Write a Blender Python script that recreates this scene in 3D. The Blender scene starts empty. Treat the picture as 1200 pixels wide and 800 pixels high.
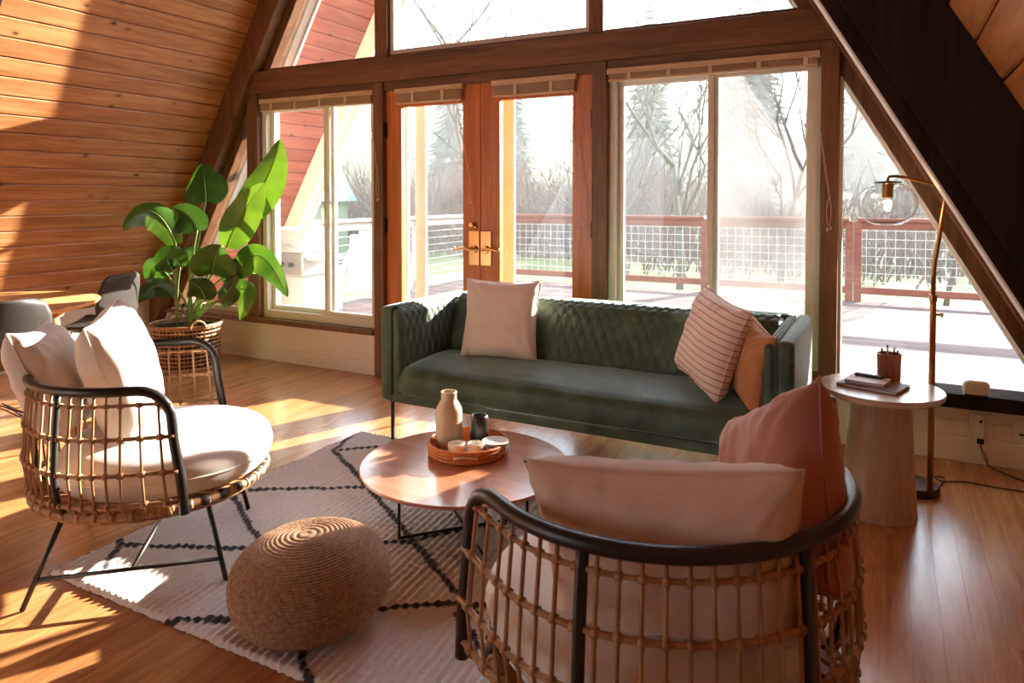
import bpy, math, random
from mathutils import Vector, Matrix, noise
rnd = random.Random(7)
scn = bpy.context.scene
COL = scn.collection
PI = math.pi
V = Vector

# ------------------------------------------------------------------ helpers
def lin(h):
    h = h.lstrip('#')
    out = []
    for i in (0, 2, 4):
        c = int(h[i:i+2], 16) / 255.0
        out.append(c/12.92 if c <= 0.04045 else ((c+0.055)/1.055)**2.4)
    return (*out, 1.0)

class MB:
    """collects shapes that belong to ONE mesh object"""
    def __init__(s): s.v = []; s.f = []
    def add(s, vs, fs):
        n = len(s.v); s.v += [tuple(p) for p in vs]; s.f += [tuple(i+n for i in f) for f in fs]; return s
    def box(s, x0, x1, y0, y1, z0, z1, M=None):
        vs = [V((x, y, z)) for x in (x0, x1) for y in (y0, y1) for z in (z0, z1)]
        if M is not None: vs = [M @ p for p in vs]
        return s.add(vs, [(0,1,3,2),(4,6,7,5),(0,4,5,1),(2,3,7,6),(0,2,6,4),(1,5,7,3)])
    def prism(s, poly, a, b):
        """poly: list of 3D points; a, b: offset vectors of the two caps"""
        a = V(a); b = V(b); n = len(poly)
        vs = [V(p)+a for p in poly] + [V(p)+b for p in poly]
        fs = [tuple(range(n))[::-1], tuple(range(n, 2*n))]
        for i in range(n):
            j = (i+1) % n; fs.append((i, j, n+j, n+i))
        return s.add(vs, fs)
    def tube(s, path, r, n=8, closed=False, flat=None):
        P = [V(p) for p in path]; m = len(P)
        R = r if isinstance(r, (list, tuple)) else [r]*m
        T = []
        for i in range(m):
            if closed: t = P[(i+1) % m] - P[i-1]
            else: t = P[min(i+1, m-1)] - P[max(i-1, 0)]
            T.append(t.normalized() if t.length > 1e-9 else V((0,0,1)))
        up = V((0,0,1)) if abs(T[0].z) < .9 else V((1,0,0))
        nrm = (up - T[0]*up.dot(T[0])).normalized()
        vs = []
        for i in range(m):
            nrm = nrm - T[i]*nrm.dot(T[i])
            nrm = nrm.normalized() if nrm.length > 1e-6 else T[i].orthogonal().normalized()
            bn = T[i].cross(nrm)
            for k in range(n):
                a = 2*PI*k/n
                vs.append(P[i] + nrm*(math.cos(a)*R[i]) + bn*(math.sin(a)*R[i]*(flat or 1)))
        fs = []
        for i in range(m if closed else m-1):
            j = (i+1) % m
            for k in range(n):
                l = (k+1) % n
                fs.append((i*n+k, i*n+l, j*n+l, j*n+k))
        if not closed:
            fs.append(tuple(range(n))[::-1]); fs.append(tuple((m-1)*n+k for k in range(n)))
        return s.add(vs, fs)
    def lathe(s, prof, n=32, c=(0,0,0), fn=None):
        """prof: list of (r, z); r==0 ends are closed by tiny rings"""
        vs = []; m = len(prof)
        for (r, z) in prof:
            for k in range(n):
                a = 2*PI*k/n
                rr = r*(fn(a, z) if fn else 1)
                vs.append((c[0]+rr*math.cos(a), c[1]+rr*math.sin(a), c[2]+z))
        fs = []
        for i in range(m-1):
            for k in range(n):
                l = (k+1) % n
                fs.append((i*n+k, i*n+l, (i+1)*n+l, (i+1)*n+k))
        if prof[0][0] > 1e-5: fs.append(tuple(range(n))[::-1])
        if prof[-1][0] > 1e-5: fs.append(tuple((m-1)*n+k for k in range(n)))
        return s.add(vs, fs)
    def grid(s, fn, nu, nv, wrap_u=False):
        vs = [fn(i/(nu if wrap_u else nu-1), j/(nv-1)) for j in range(nv) for i in range(nu)]
        fs = []
        for j in range(nv-1):
            for i in range(nu if wrap_u else nu-1):
                k = (i+1) % nu
                fs.append((j*nu+i, j*nu+k, (j+1)*nu+k, (j+1)*nu+i))
        return s.add(vs, fs)
    def build(s, name, mat, parent=None, smooth=False, bevel=0, seg=2, angle=40):
        me = bpy.data.meshes.new(name); me.from_pydata(s.v, [], s.f); me.update()
        me.materials.append(mat)
        o = bpy.data.objects.new(name, me); COL.objects.link(o)
        if parent is not None: o.parent = parent
        if smooth: me.polygons.foreach_set('use_smooth', [True]*len(me.polygons))
        if bevel:
            m = o.modifiers.new('bevel', 'BEVEL'); m.width = bevel; m.segments = seg
            m.limit_method = 'ANGLE'; m.angle_limit = math.radians(angle)
        return o

def tag(o, label=None, cat=None, group=None, kind=None):
    if label: o['label'] = label
    if cat: o['category'] = cat
    if group: o['group'] = group
    if kind: o['kind'] = kind
    return o
def thing(name, label, cat, loc=(0,0,0), rz=0.0, group=None):
    o = bpy.data.objects.new(name, None); COL.objects.link(o)
    o.empty_display_size = .1; o.location = loc; o.rotation_euler = (0,0,rz)
    return tag(o, label, cat, group)
def structure(o): o['kind'] = 'structure'; return o
def copy_tree(o, parent=None):
    c = o.copy(); COL.objects.link(c)
    if parent is not None: c.parent = parent
    for ch in list(o.children): copy_tree(ch, c)
    return c
def recalc(o):
    import bmesh
    bm = bmesh.new(); bm.from_mesh(o.data); bmesh.ops.recalc_face_normals(bm, faces=bm.faces)
    bm.to_mesh(o.data); bm.free(); return o

# ------------------------------------------------------------------ materials
def newmat(name):
    m = bpy.data.materials.new(name); m.use_nodes = True
    nt = m.node_tree; b = nt.nodes['Principled BSDF']
    return m, nt, b
def N(nt, typ, **kw):
    n = nt.nodes.new(typ)
    for k, v in kw.items():
        if k.startswith('i_'): n.inputs[k[2:].replace('_', ' ')].default_value = v
        else: setattr(n, k, v)
    return n
def L(nt, a, b): nt.links.new(a, b)
def coords(nt, scale=(1,1,1), rot=(0,0,0), kind='Object'):
    tc = N(nt, 'ShaderNodeTexCoord'); mp = N(nt, 'ShaderNodeMapping')
    mp.inputs['Scale'].default_value = scale; mp.inputs['Rotation'].default_value = rot
    L(nt, tc.outputs[kind], mp.inputs['Vector']); return mp.outputs['Vector']
def ramp(nt, fac, stops):
    r = N(nt, 'ShaderNodeValToRGB'); e = r.color_ramp.elements
    e[0].position, e[0].color = stops[0]; e[1].position, e[1].color = stops[-1]
    for p, c in stops[1:-1]:
        x = e.new(p); x.color = c
    L(nt, fac, r.inputs['Fac']); return r.outputs['Color']
def mix(nt, fac, a, b, mode='MIX'):
    m = N(nt, 'ShaderNodeMix', data_type='RGBA', blend_type=mode)
    for sock, val in ((0, fac), (6, a), (7, b)):
        if hasattr(val, 'is_output'): L(nt, val, m.inputs[sock])
        else: m.inputs[sock].default_value = val
    return m.outputs[2]
def bump(nt, b, h, strength=.3, dist=.01):
    n = N(nt, 'ShaderNodeBump', i_Strength=strength, i_Distance=dist)
    L(nt, h, n.inputs['Height']); L(nt, n.outputs['Normal'], b.inputs['Normal']); return n

def plain(name, hexc, rough=.5, metal=0, spec=.5, coat=0):
    m, nt, b = newmat(name)
    b.inputs['Roughness'].default_value = rough; b.inputs['Metallic'].default_value = metal
    b.inputs['Specular IOR Level'].default_value = spec; b.inputs['Coat Weight'].default_value = coat
    ns = N(nt, 'ShaderNodeTexNoise', i_Scale=18.0, i_Detail=3.0)
    L(nt, coords(nt), ns.inputs['Vector'])
    c = lin(hexc); d = tuple(x*.86 for x in c[:3])+(1,)
    L(nt, mix(nt, ns.outputs['Fac'], d, c), b.inputs['Base Color'])
    return m

def wood(name, dark, mid, light, axis='y', fine=9.0, rough=.45, knots=0.0, island=.0, bumps=.15, coat=0.0, spec=.5):
    m, nt, b = newmat(name)
    k = {'x': 0, 'y': 1, 'z': 2}[axis]
    sc = [fine*2.2]*3; sc[k] = fine*.16
    vec = coords(nt, tuple(sc))
    if island:
        gm = N(nt, 'ShaderNodeNewGeometry')
        off = N(nt, 'ShaderNodeVectorMath', operation='MULTIPLY_ADD')
        cmb = N(nt, 'ShaderNodeCombineXYZ')
        for a in range(3): L(nt, gm.outputs['Random Per Island'], cmb.inputs[a])
        L(nt, cmb.outputs[0], off.inputs[0]); off.inputs[1].default_value = (37.0, 53.0, 71.0); L(nt, vec, off.inputs[2])
        vec = off.outputs[0]
    n1 = N(nt, 'ShaderNodeTexNoise', i_Scale=1.0, i_Detail=6.0, i_Roughness=.62, i_Distortion=.6)
    L(nt, vec, n1.inputs['Vector'])
    n2 = N(nt, 'ShaderNodeTexNoise', i_Scale=5.0, i_Detail=3.0)
    L(nt, vec, n2.inputs['Vector'])
    f = N(nt, 'ShaderNodeMath', operation='MULTIPLY_ADD'); f.inputs[1].default_value = .3
    L(nt, n2.outputs['Fac'], f.inputs[0])
    s = N(nt, 'ShaderNodeMath', operation='MULTIPLY'); s.inputs[1].default_value = .75
    L(nt, n1.outputs['Fac'], s.inputs[0]); L(nt, s.outputs[0], f.inputs[2])
    col = ramp(nt, f.outputs[0], [(.32, lin(dark)), (.5, lin(mid)), (.68, lin(light))])
    if island:
        hs = N(nt, 'ShaderNodeHueSaturation')
        mr = N(nt, 'ShaderNodeMapRange'); mr.inputs['To Min'].default_value = 1-island; mr.inputs['To Max'].default_value = 1+island
        L(nt, gm.outputs['Random Per Island'], mr.inputs['Value']); L(nt, mr.outputs[0], hs.inputs['Value'])
        L(nt, col, hs.inputs['Color']); col = hs.outputs['Color']
    if knots:
        sk = [7.0]*3; sk[k] = 4.2
        vo = N(nt, 'ShaderNodeTexVoronoi', i_Scale=1.0, i_Randomness=1.0)
        L(nt, coords(nt, tuple(sk)), vo.inputs['Vector'])
        kr = ramp(nt, vo.outputs['Distance'], [(.035, (1,1,1,1)), (.10, (.25,.25,.25,1)), (.17, (0,0,0,1))])
        col = mix(nt, kr, col, lin('2e1408'))
    L(nt, col, b.inputs['Base Color'])
    b.inputs['Roughness'].default_value = rough; b.inputs['Coat Weight'].default_value = coat
    b.inputs['Coat Roughness'].default_value = .25
    b.inputs['Specular IOR Level'].default_value = spec
    bump(nt, b, f.outputs[0], bumps, .002)
    return m

def fabric(name, hexc, hex2=None, scale=260, rough=.9, sheen=.3, bumps=.25, wr=0.0):
    m, nt, b = newmat(name)
    v = coords(nt)
    w = N(nt, 'ShaderNodeTexNoise', i_Scale=float(scale), i_Detail=2.0); L(nt, v, w.inputs['Vector'])
    big = N(nt, 'ShaderNodeTexNoise', i_Scale=7.0, i_Detail=4.0); L(nt, v, big.inputs['Vector'])
    c = lin(hexc); d = lin(hex2) if hex2 else tuple(x*.8 for x in c[:3])+(1,)
    L(nt, mix(nt, w.outputs['Fac'], d, c), b.inputs['Base Color'])
    b.inputs['Roughness'].default_value = rough; b.inputs['Sheen Weight'].default_value = sheen
    b.inputs['Sheen Roughness'].default_value = .5
    add = N(nt, 'ShaderNodeMath', operation='MULTIPLY_ADD'); add.inputs[1].default_value = wr
    L(nt, big.outputs['Fac'], add.inputs[0]); 
    sm = N(nt, 'ShaderNodeMath', operation='MULTIPLY'); sm.inputs[1].default_value = .12
    L(nt, w.outputs['Fac'], sm.inputs[0]); L(nt, sm.outputs[0], add.inputs[2])
    bump(nt, b, add.outputs[0], bumps, .02 if wr else .004)
    return m

def velvet(name):
    m, nt, b = newmat(name)
    v = coords(nt)
    n1 = N(nt, 'ShaderNodeTexNoise', i_Scale=5.0, i_Detail=5.0, i_Roughness=.6, i_Distortion=.8); L(nt, v, n1.inputs['Vector'])
    n2 = N(nt, 'ShaderNodeTexNoise', i_Scale=320.0, i_Detail=2.0); L(nt, v, n2.inputs['Vector'])
    L(nt, ramp(nt, n1.outputs['Fac'], [(.3, lin('36483a')), (.5, lin('475a47')), (.72, lin('5c6f59'))]), b.inputs['Base Color'])
    b.inputs['Roughness'].default_value = .55
    b.inputs['Sheen Weight'].default_value = 1.0; b.inputs['Sheen Roughness'].default_value = .32
    b.inputs['Sheen Tint'].default_value = (.72, .95, .92, 1)
    b.inputs['Specular IOR Level'].default_value = .35
    ad = N(nt, 'ShaderNodeMath', operation='MULTIPLY_ADD'); ad.inputs[1].default_value = .35
    L(nt, n2.outputs['Fac'], ad.inputs[0]); L(nt, n1.outputs['Fac'], ad.inputs[2])
    bump(nt, b, ad.outputs[0], .22, .01)
    return m

def pane_mat(name, haze=.03, tint=(1,1,1,1), refl=.06, mesh=0.0):
    m = bpy.data.materials.new(name); m.use_nodes = True
    nt = m.node_tree; nt.nodes.clear()
    out = N(nt, 'ShaderNodeOutputMaterial')
    tr = N(nt, 'ShaderNodeBsdfTransparent'); tr.inputs['Color'].default_value = tint
    gl = N(nt, 'ShaderNodeBsdfGlossy'); gl.inputs['Roughness'].default_value = .02
    lw = N(nt, 'ShaderNodeLayerWeight', i_Blend=.5); p5 = N(nt, 'ShaderNodeMath', operation='POWER'); p5.inputs[1].default_value = 5
    L(nt, lw.outputs['Facing'], p5.inputs[0])
    fr = N(nt, 'ShaderNodeMapRange'); fr.inputs['To Min'].default_value = .012; fr.inputs['To Max'].default_value = 1.0
    L(nt, p5.outputs[0], fr.inputs['Value'])
    m1 = N(nt, 'ShaderNodeMixShader'); L(nt, fr.outputs[0], m1.inputs[0]); L(nt, tr.outputs[0], m1.inputs[1]); L(nt, gl.outputs[0], m1.inputs[2])
    ns = N(nt, 'ShaderNodeTexNoise', i_Scale=3.0, i_Detail=3.0); L(nt, coords(nt), ns.inputs['Vector'])
    tl = N(nt, 'ShaderNodeBsdfTranslucent'); tl.inputs['Color'].default_value = (.9,.92,.93,1)
    mm = N(nt, 'ShaderNodeMath', operation='MULTIPLY'); mm.inputs[1].default_value = haze*2
    L(nt, ns.outputs['Fac'], mm.inputs[0])
    m2 = N(nt, 'ShaderNodeMixShader'); L(nt, mm.outputs[0], m2.inputs[0]); L(nt, m1.outputs[0], m2.inputs[1]); L(nt, tl.outputs[0], m2.inputs[2])
    L(nt, m2.outputs[0], out.inputs['Surface'])
    return m

M = {}
M['board'] = wood('pine_boards', '8f5c36', 'b67a4a', 'd09a66', 'y', 7, .42, knots=1, island=.10, bumps=.12, coat=.15)
M['floor'] = wood('oak_floor', '96603a', 'b57c4a', 'cb9863', 'y', 11, .25, island=.12, bumps=.07, coat=.6)
M['beam'] = wood('stained_fir', '4c2f17', '6f4624', '875a33', 'x', 8, .5, bumps=.12, knots=0)
M['beamv'] = wood('stained_fir_upright', '4c2f17', '6f4624', '875a33', 'z', 8, .5, bumps=.12)
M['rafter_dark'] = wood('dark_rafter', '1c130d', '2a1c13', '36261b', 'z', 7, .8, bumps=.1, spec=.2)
M['door'] = wood('orange_fir', 'a04c12', 'bd651f', 'd07c31', 'z', 8, .38, bumps=.06, coat=.2)
M['ext_board'] = wood('red_boards', '84402e', '9a523e', 'ac6854', 'y', 7, .6, island=.08, bumps=.12, knots=1)
M['deck'] = wood('deck_boards', '4a3d3a', '5e4d49', '72625e', 'x', 7, .8, island=.22, bumps=.2, spec=.15)
M['rail'] = wood('redwood_rail', '54281a', '6d3a26', '7e4a34', 'x', 7, .6, bumps=.1)
M['cream_wall'] = plain('cream_paint', 'efdfca', .6)
M['cream_frame'] = plain('cream_frame', 'e6d8c4', .5)
M['white_ext'] = plain('white_exterior', 'f0ece4', .5)
M['white_frame'] = plain('white_vinyl', 'f2efe8', .45)
M['glass'] = pane_mat('window_glass', .004)
M['glass_door'] = pane_mat('door_glass', .008)
M['screen'] = pane_mat('insect_screen', .034, (.80,.80,.80,1))
M['velvet'] = velvet('green_velvet')
M['black_metal'] = plain('black_metal', '1c1a19', .4, .4)
M['rail_black'] = plain('black_tube', '25221f', .38, 0.0, .6)
M['rattan'] = wood('rattan', '7d5432', 'a1764e', 'c09a6e', 'z', 20, .5, bumps=.2)
M['rattan_dark'] = plain('dark_binding', '2a1a10', .6)
M['brass'] = plain('brushed_brass', 'a87b45', .32, 1.0)
M['gold'] = plain('polished_brass', 'f0cc94', .16, 1.0)
M['dark_brass'] = plain('dark_bronze', '4b2f1f', .4, .8)
M['cushion_white'] = fabric('white_linen', 'f0ece6', 'e2dcd4', 300, wr=.5, bumps=.25)
M['pillow_white'] = fabric('cream_cotton', 'eee6dc', 'ddd2c4', 300, wr=1.0, bumps=.5)
M['pillow_cream'] = fabric('blush_linen', 'e6d4c6', 'd6c0b0', 300, wr=1.0, bumps=.5)
M['pillow_pink'] = fabric('dusty_pink_velvet', 'b98273', 'a56e60', 260, sheen=.6, wr=1.2, bumps=.6)
M['pillow_blush'] = fabric('pale_blush', 'f6e6dc', 'ead4c6', 300, wr=.8, bumps=.4)
M['pillow_tan'] = fabric('tan_fabric', 'c68a5c', 'b57848', 200, wr=1.0, bumps=.5)
M['table_wood'] = wood('walnut_top', 'a4694c', 'b97b5b', 'c98e6e', 'x', 6, .16, bumps=.01, coat=.7)
M['side_wood'] = wood('side_table_wood', '8f6443', 'a87d58', 'bd936c', 'z', 8, .45, bumps=.05)
M['side_top'] = wood('side_table_top', 'a98a70', 'bd9f86', 'cdb39c', 'x', 8, .25, bumps=.03, coat=.4)
M['light_wood'] = wood('dining_wood', 'b9814c', 'cd9861', 'dcae7b', 'x', 7, .4, bumps=.04)
M['tray'] = wood('woven_tray', '9c4f1e', 'bd6a2e', 'd28444', 'z', 26, .45, bumps=.3)
M['ceramic'] = plain('beige_ceramic', 'c9b191', .55)
M['ceramic_w'] = plain('white_ceramic', 'e9e2d4', .5)
M['ceramic_k'] = plain('charcoal_ceramic', '2e2d2b', .35)
M['shell'] = plain('black_shell', '35322f', .42)
M['white_plastic'] = plain('cream_plastic', 'e2d6c4', .4)
M['cable'] = plain('black_rubber', '171513', .5)
M['soil'] = plain('potting_soil', '2a1c12', .95)
M['blind'] = wood('blind_wood', 'b08a62', 'c7a37c', 'dcbd99', 'x', 10, .45, bumps=.03)
M['cord'] = plain('blind_cord', 'd9c2a4', .7)
M['copper'] = wood('copper_cup', '8c5036', 'a9684a', 'c08464', 'z', 16, .35, bumps=.1)
M['book_a'] = plain('mauve_cover', '6b4944', .5)
M['book_b'] = plain('pale_cover', 'cbb7ab', .5)
M['page'] = plain('paper', 'e8dccb', .8)
M['black_plastic'] = plain('black_plastic', '1b1a1c', .35)

def plant_mat():
    m, nt, b = newmat('leaf_green')
    v = coords(nt, (9, 9, 9))
    n = N(nt, 'ShaderNodeTexNoise', i_Scale=.8, i_Detail=3.0); L(nt, v, n.inputs['Vector'])
    oi = N(nt, 'ShaderNodeObjectInfo')
    md = N(nt, 'ShaderNodeMath', operation='MULTIPLY_ADD'); md.inputs[1].default_value = .5
    L(nt, oi.outputs['Random'], md.inputs[0])
    m5 = N(nt, 'ShaderNodeMath', operation='MULTIPLY'); m5.inputs[1].default_value = .5
    L(nt, n.outputs['Fac'], m5.inputs[0]); L(nt, m5.outputs[0], md.inputs[2])
    c = ramp(nt, md.outputs[0], [(.15, lin('23451f')), (.5, lin('3a6526')), (.85, lin('6c8f33'))])
    L(nt, c, b.inputs['Base Color']); b.inputs['Roughness'].default_value = .33
    out = nt.nodes['Material Output']
    tl = N(nt, 'ShaderNodeBsdfTranslucent'); L(nt, mix(nt, 1.0, c, (1.25, 1.15, .5, 1), 'MULTIPLY'), tl.inputs['Color'])
    ms = N(nt, 'ShaderNodeMixShader', i_Fac=.24)
    L(nt, b.outputs[0], ms.inputs[1]); L(nt, tl.outputs[0], ms.inputs[2]); L(nt, ms.outputs[0], out.inputs['Surface'])
    return m
M['leaf'] = plant_mat()
M['stem'] = plain('stem_green', '6d8a45', .45)

def rug_mat():
    m, nt, b = newmat('rug_wool')
    at = N(nt, 'ShaderNodeAttribute', attribute_name='line')
    n = N(nt, 'ShaderNodeTexNoise', i_Scale=90.0, i_Detail=3.0); L(nt, coords(nt), n.inputs['Vector'])
    base = mix(nt, n.outputs['Fac'], lin('cfc9c1'), lin('f2efe9'))
    dk = mix(nt, n.outputs['Fac'], lin('1f1a1c'), lin('3b3436'))
    L(nt, mix(nt, at.outputs['Fac'], base, dk), b.inputs['Base Color'])
    b.inputs['Roughness'].default_value = 1; b.inputs['Sheen Weight'].default_value = .3
    bump(nt, b, n.outputs['Fac'], .5, .006)
    return m
def braid_mat():
    m, nt, b = newmat('braided_jute')
    v = coords(nt, (60, 60, 60))
    n = N(nt, 'ShaderNodeTexNoise', i_Scale=1.2, i_Detail=4.0, i_Roughness=.7); L(nt, v, n.inputs['Vector'])
    n2 = N(nt, 'ShaderNodeTexVoronoi', i_Scale=1.6); L(nt, v, n2.inputs['Vector'])
    L(nt, ramp(nt, n.outputs['Fac'], [(.3, lin('7a5940')), (.52, lin('a07c5c')), (.75, lin('c2a07c'))]), b.inputs['Base Color'])
    b.inputs['Roughness'].default_value = .75
    bump(nt, b, n2.outputs['Distance'], .3, .004)
    return m
def stripe_fabric():
    m, nt, b = newmat('striped_blush')
    w = N(nt, 'ShaderNodeTexWave', wave_type='BANDS', bands_direction='Z', i_Scale=11.0, i_Distortion=.4)
    L(nt, coords(nt), w.inputs['Vector'])
    c = ramp(nt, w.outputs['Fac'], [(.0, lin('c08f7c')), (.07, lin('cda492')), (.14, lin('f0dccf'))])
    L(nt, c, b.inputs['Base Color']); b.inputs['Roughness'].default_value = .9; b.inputs['Sheen Weight'].default_value = .3
    bump(nt, b, w.outputs['Fac'], .3, .004)
    return m
M['rug'] = rug_mat(); M['jute'] = braid_mat(); M['striped'] = stripe_fabric()

# ------------------------------------------------------------------ room shell
XC = -2.4
YW = 4.12
S3 = math.sqrt(3)
def half(z, off=.29): return 2.17 + off + (1.95-z)/S3        # half width of the A-frame at height z
APEX = 1.95 + (2.17+.29)*S3

# floor boards running towards the window wall
fl = MB(); w = .083; x = -5.9
while x < 1.2:
    y = -3.2 - rnd.random()*1.2
    while y < YW:
        l = .7 + rnd.random()*1.6; y0, y1 = max(y, -3.2), min(y+l, YW)
        if y1 > y0+.01:
            g = .0003
            fl.box(x+g, x+w-g, y0+g, y1-g, -.02, 0)
        y += l
    x += w
o = structure(fl.build('floor', M['floor']))
structure(MB().box(-6.2, 1.4, -3.3, YW+.2, -.14, -.022).build('floor_base', M['rafter_dark']))

def slope_boards(side, y0, y1, zlo, mat, name, off=.29):
    b = MB(); step = .1259*math.cos(math.radians(30))     # vertical pitch of one board
    # direction up the slope in x,z
    ux, uz = -side*.5, S3/2
    nx, nz = side*S3/2, .5                                  # outward normal
    z = zlo
    g = .0022
    while z < APEX-.03:
        wd = .1259
        x0 = XC + side*half(z, off)
        P = []
        for (s, d) in ((g, .02), (g, .006), (g+.006, 0), (wd-g-.006, 0), (wd-g, .006), (wd-g, .02)):
            P.append((x0+ux*s+nx*d, 0, z+uz*s+nz*d))
        b.prism(P, (0, y0, 0), (0, y1, 0))
        z += step
    return recalc(b.build(name, mat))
def slope_slab(side, y0, y1, zlo, mat, name, off=.29, t=.12):
    zt = APEX+.1
    P = []
    for (z, d) in ((zlo, .022), (zt, .022), (zt, t), (zlo, t)):
        P.append((XC+side*half(z, off)+side*S3/2*d, 0, z+.5*d))
    return recalc(MB().prism(P, (0, y0, 0), (0, y1, 0)).build(name, mat))
for side, nm in ((-1, 'left'), (1, 'right')):
    structure(slope_boards(side, -3.2, YW+.08, .405 - 0*.1, M['board'], 'wall_'+nm))
    structure(slope_slab(side, -3.3, YW+.08, -.2, M['rafter_dark'], 'roof_'+nm))
    YE = 5.42 if side < 0 else 5.25
    structure(slope_boards(side, YW+.20, YE, -.1, M['ext_board'], 'roof_boards_'+nm))
    structure(slope_slab(side, YW+.08, YE+.02, -.2, M['ext_board'], 'roof_overhang_'+nm))
    # low cream knee wall under the sloping boards
    xk = XC+side*(half(.40)-.0)
    structure(MB().box(min(xk, xk-side*.03), max(xk, xk-side*.03), -3.2, YW+.02, 0, .405).build('wall_knee_'+nm, M['cream_wall'], bevel=.003))
# unseen end wall behind the camera; left opening added to let in sky fill
bw = MB()
bw.box(-3.3, 1.2, -3.32, -3.2, 0, 6.3); bw.box(-6, -3.3, -3.32, -3.2, 2.3, 6.3)
bw.box(-4.6, -4.5, -3.32, -3.2, 0, 2.7); bw.box(-6, -3.3, -3.32, -3.2, 0, .25)
structure(bw.build('wall_back', M['beamv']))

# rafters: in the window wall, and one frame nearer the camera
def rafter(side, y0, y1, off0, off1, mat, name, zlo=0.0, zhi=None, bevel=.004):
    zhi = zhi or 1.95+(2.17+off0)*S3
    P = [(XC+side*half(zlo, off0), 0, zlo), (XC+side*half(zhi, off0), 0, zhi),
         (XC+side*half(zhi, off1), 0, zhi), (XC+side*half(zlo, off1), 0, zlo)]
    return structure(recalc(MB().prism(P, (0, y0, 0), (0, y1, 0)).build(name, mat, bevel=bevel)))
for side, nm in ((-1, 'left'), (1, 'right')):
    rafter(side, YW-.09, YW+.06, .07, .288, M['beamv'], 'trim_rafter_'+nm)
    rafter(side, YW+.02, YW+.14, 0, .10, M['beamv'], 'trim_stop_'+nm)
    rafter(side, YW+.14, YW+.22, -.0, .28, M['cream_frame'], 'trim_outer_'+nm)
    rafter(side, YW+.22, YW+.245, -.02, .05, M['white_ext'], 'trim_edge_'+nm)
    YE = 5.42 if side < 0 else 5.25; oi = .09 if side < 0 else .18
    rafter(side, YE-.12, YE, oi, .288, M['cream_frame'], 'trim_barge_'+nm)
    rafter(side, YE, YE+.03, oi-.02, .30, M['white_ext'], 'trim_fascia_'+nm)
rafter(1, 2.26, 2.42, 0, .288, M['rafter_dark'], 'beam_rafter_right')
rafter(1, 2.26, 2.42, -.005, .001, M['white_ext'], 'trim_edge_strip', bevel=0)  # pale strip added to paint the bright light line along the rafter's inner edge
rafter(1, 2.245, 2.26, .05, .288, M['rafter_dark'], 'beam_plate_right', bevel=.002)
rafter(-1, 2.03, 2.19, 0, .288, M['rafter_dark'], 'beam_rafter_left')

# beam across the window wall, header, posts
def sbox(name, mat, *a, bevel=.004): return structure(MB().box(*a).build(name, mat, bevel=bevel))
sbox('beam_cross', M['beam'], XC-half(2.2, .27), XC+half(2.2, .27), YW-.05, YW+.16, 2.125, 2.29)
sbox('trim_1', M['beam'], XC-2.10-.1, XC+2.1+.12, YW-.0, YW+.14, 2.06, 2.128)
sbox('trim_2', M['beam'], XC-half(2.3, .02), XC+half(2.3, .02), YW+.03, YW+.14, 2.288, 2.325)
for k, (x0, x1) in enumerate(((-4.58, -4.46), (-3.295, -3.21), (-1.61, -1.52), (-.32, -.232))):
    z0 = .30 if k in (0,) else 0.0
    sbox('trim_post_%d' % (k+1), M['beamv'], x0, x1, YW-.02, YW+.14, z0, 2.125)
for k, (x0, x1) in enumerate(((-3.295, -3.19), (-1.64, -1.545))):
    sbox('trim_mullion_%d' % (k+1), M['beamv'], x0, x1, YW-.0, YW+.14, 2.29, 4.1)
sbox('beam_upper', M['beam'], XC-half(4.1, .2), XC+half(4.1, .2), YW-.03, YW+.14, 4.1, 4.3)
zt = APEX-.02
P = [(XC-half(4.3), 0, 4.3), (XC+half(4.3), 0, 4.3), (XC, 0, zt)]
structure(recalc(MB().prism(P, (0, YW+.03, 0), (0, YW+.1, 0)).build('wall_gable', M['board'])))
# sills and cream panels below the windows
sbox('window_sill_left', M['beamv'], -5.78, -3.295, YW-.04, YW+.14, .295, .335)
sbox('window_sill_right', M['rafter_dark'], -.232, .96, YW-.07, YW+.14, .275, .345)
sbox('window_sill_middle', M['beamv'], -1.52, -.32, YW-.03, YW+.14, .30, .36)
sbox('wall_panel_left', M['cream_wall'], -5.75, -3.295, YW+.0, YW+.1, 0, .295, bevel=.002)
sbox('wall_panel_right', M['cream_wall'], -1.52, .95, YW+.0, YW+.1, 0, .275, bevel=.002)
sbox('baseboard_left', M['cream_wall'], -5.75, -3.295, YW-.015, YW+.01, 0, .10, bevel=.004)
sbox('baseboard_right', M['cream_wall'], -1.52, .95, YW-.015, YW+.01, 0, .12, bevel=.004)
sbox('wall_plank_right', M['cream_wall'], -1.52, .95, YW-.006, YW+.01, .128, .20, bevel=.003)

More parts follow.
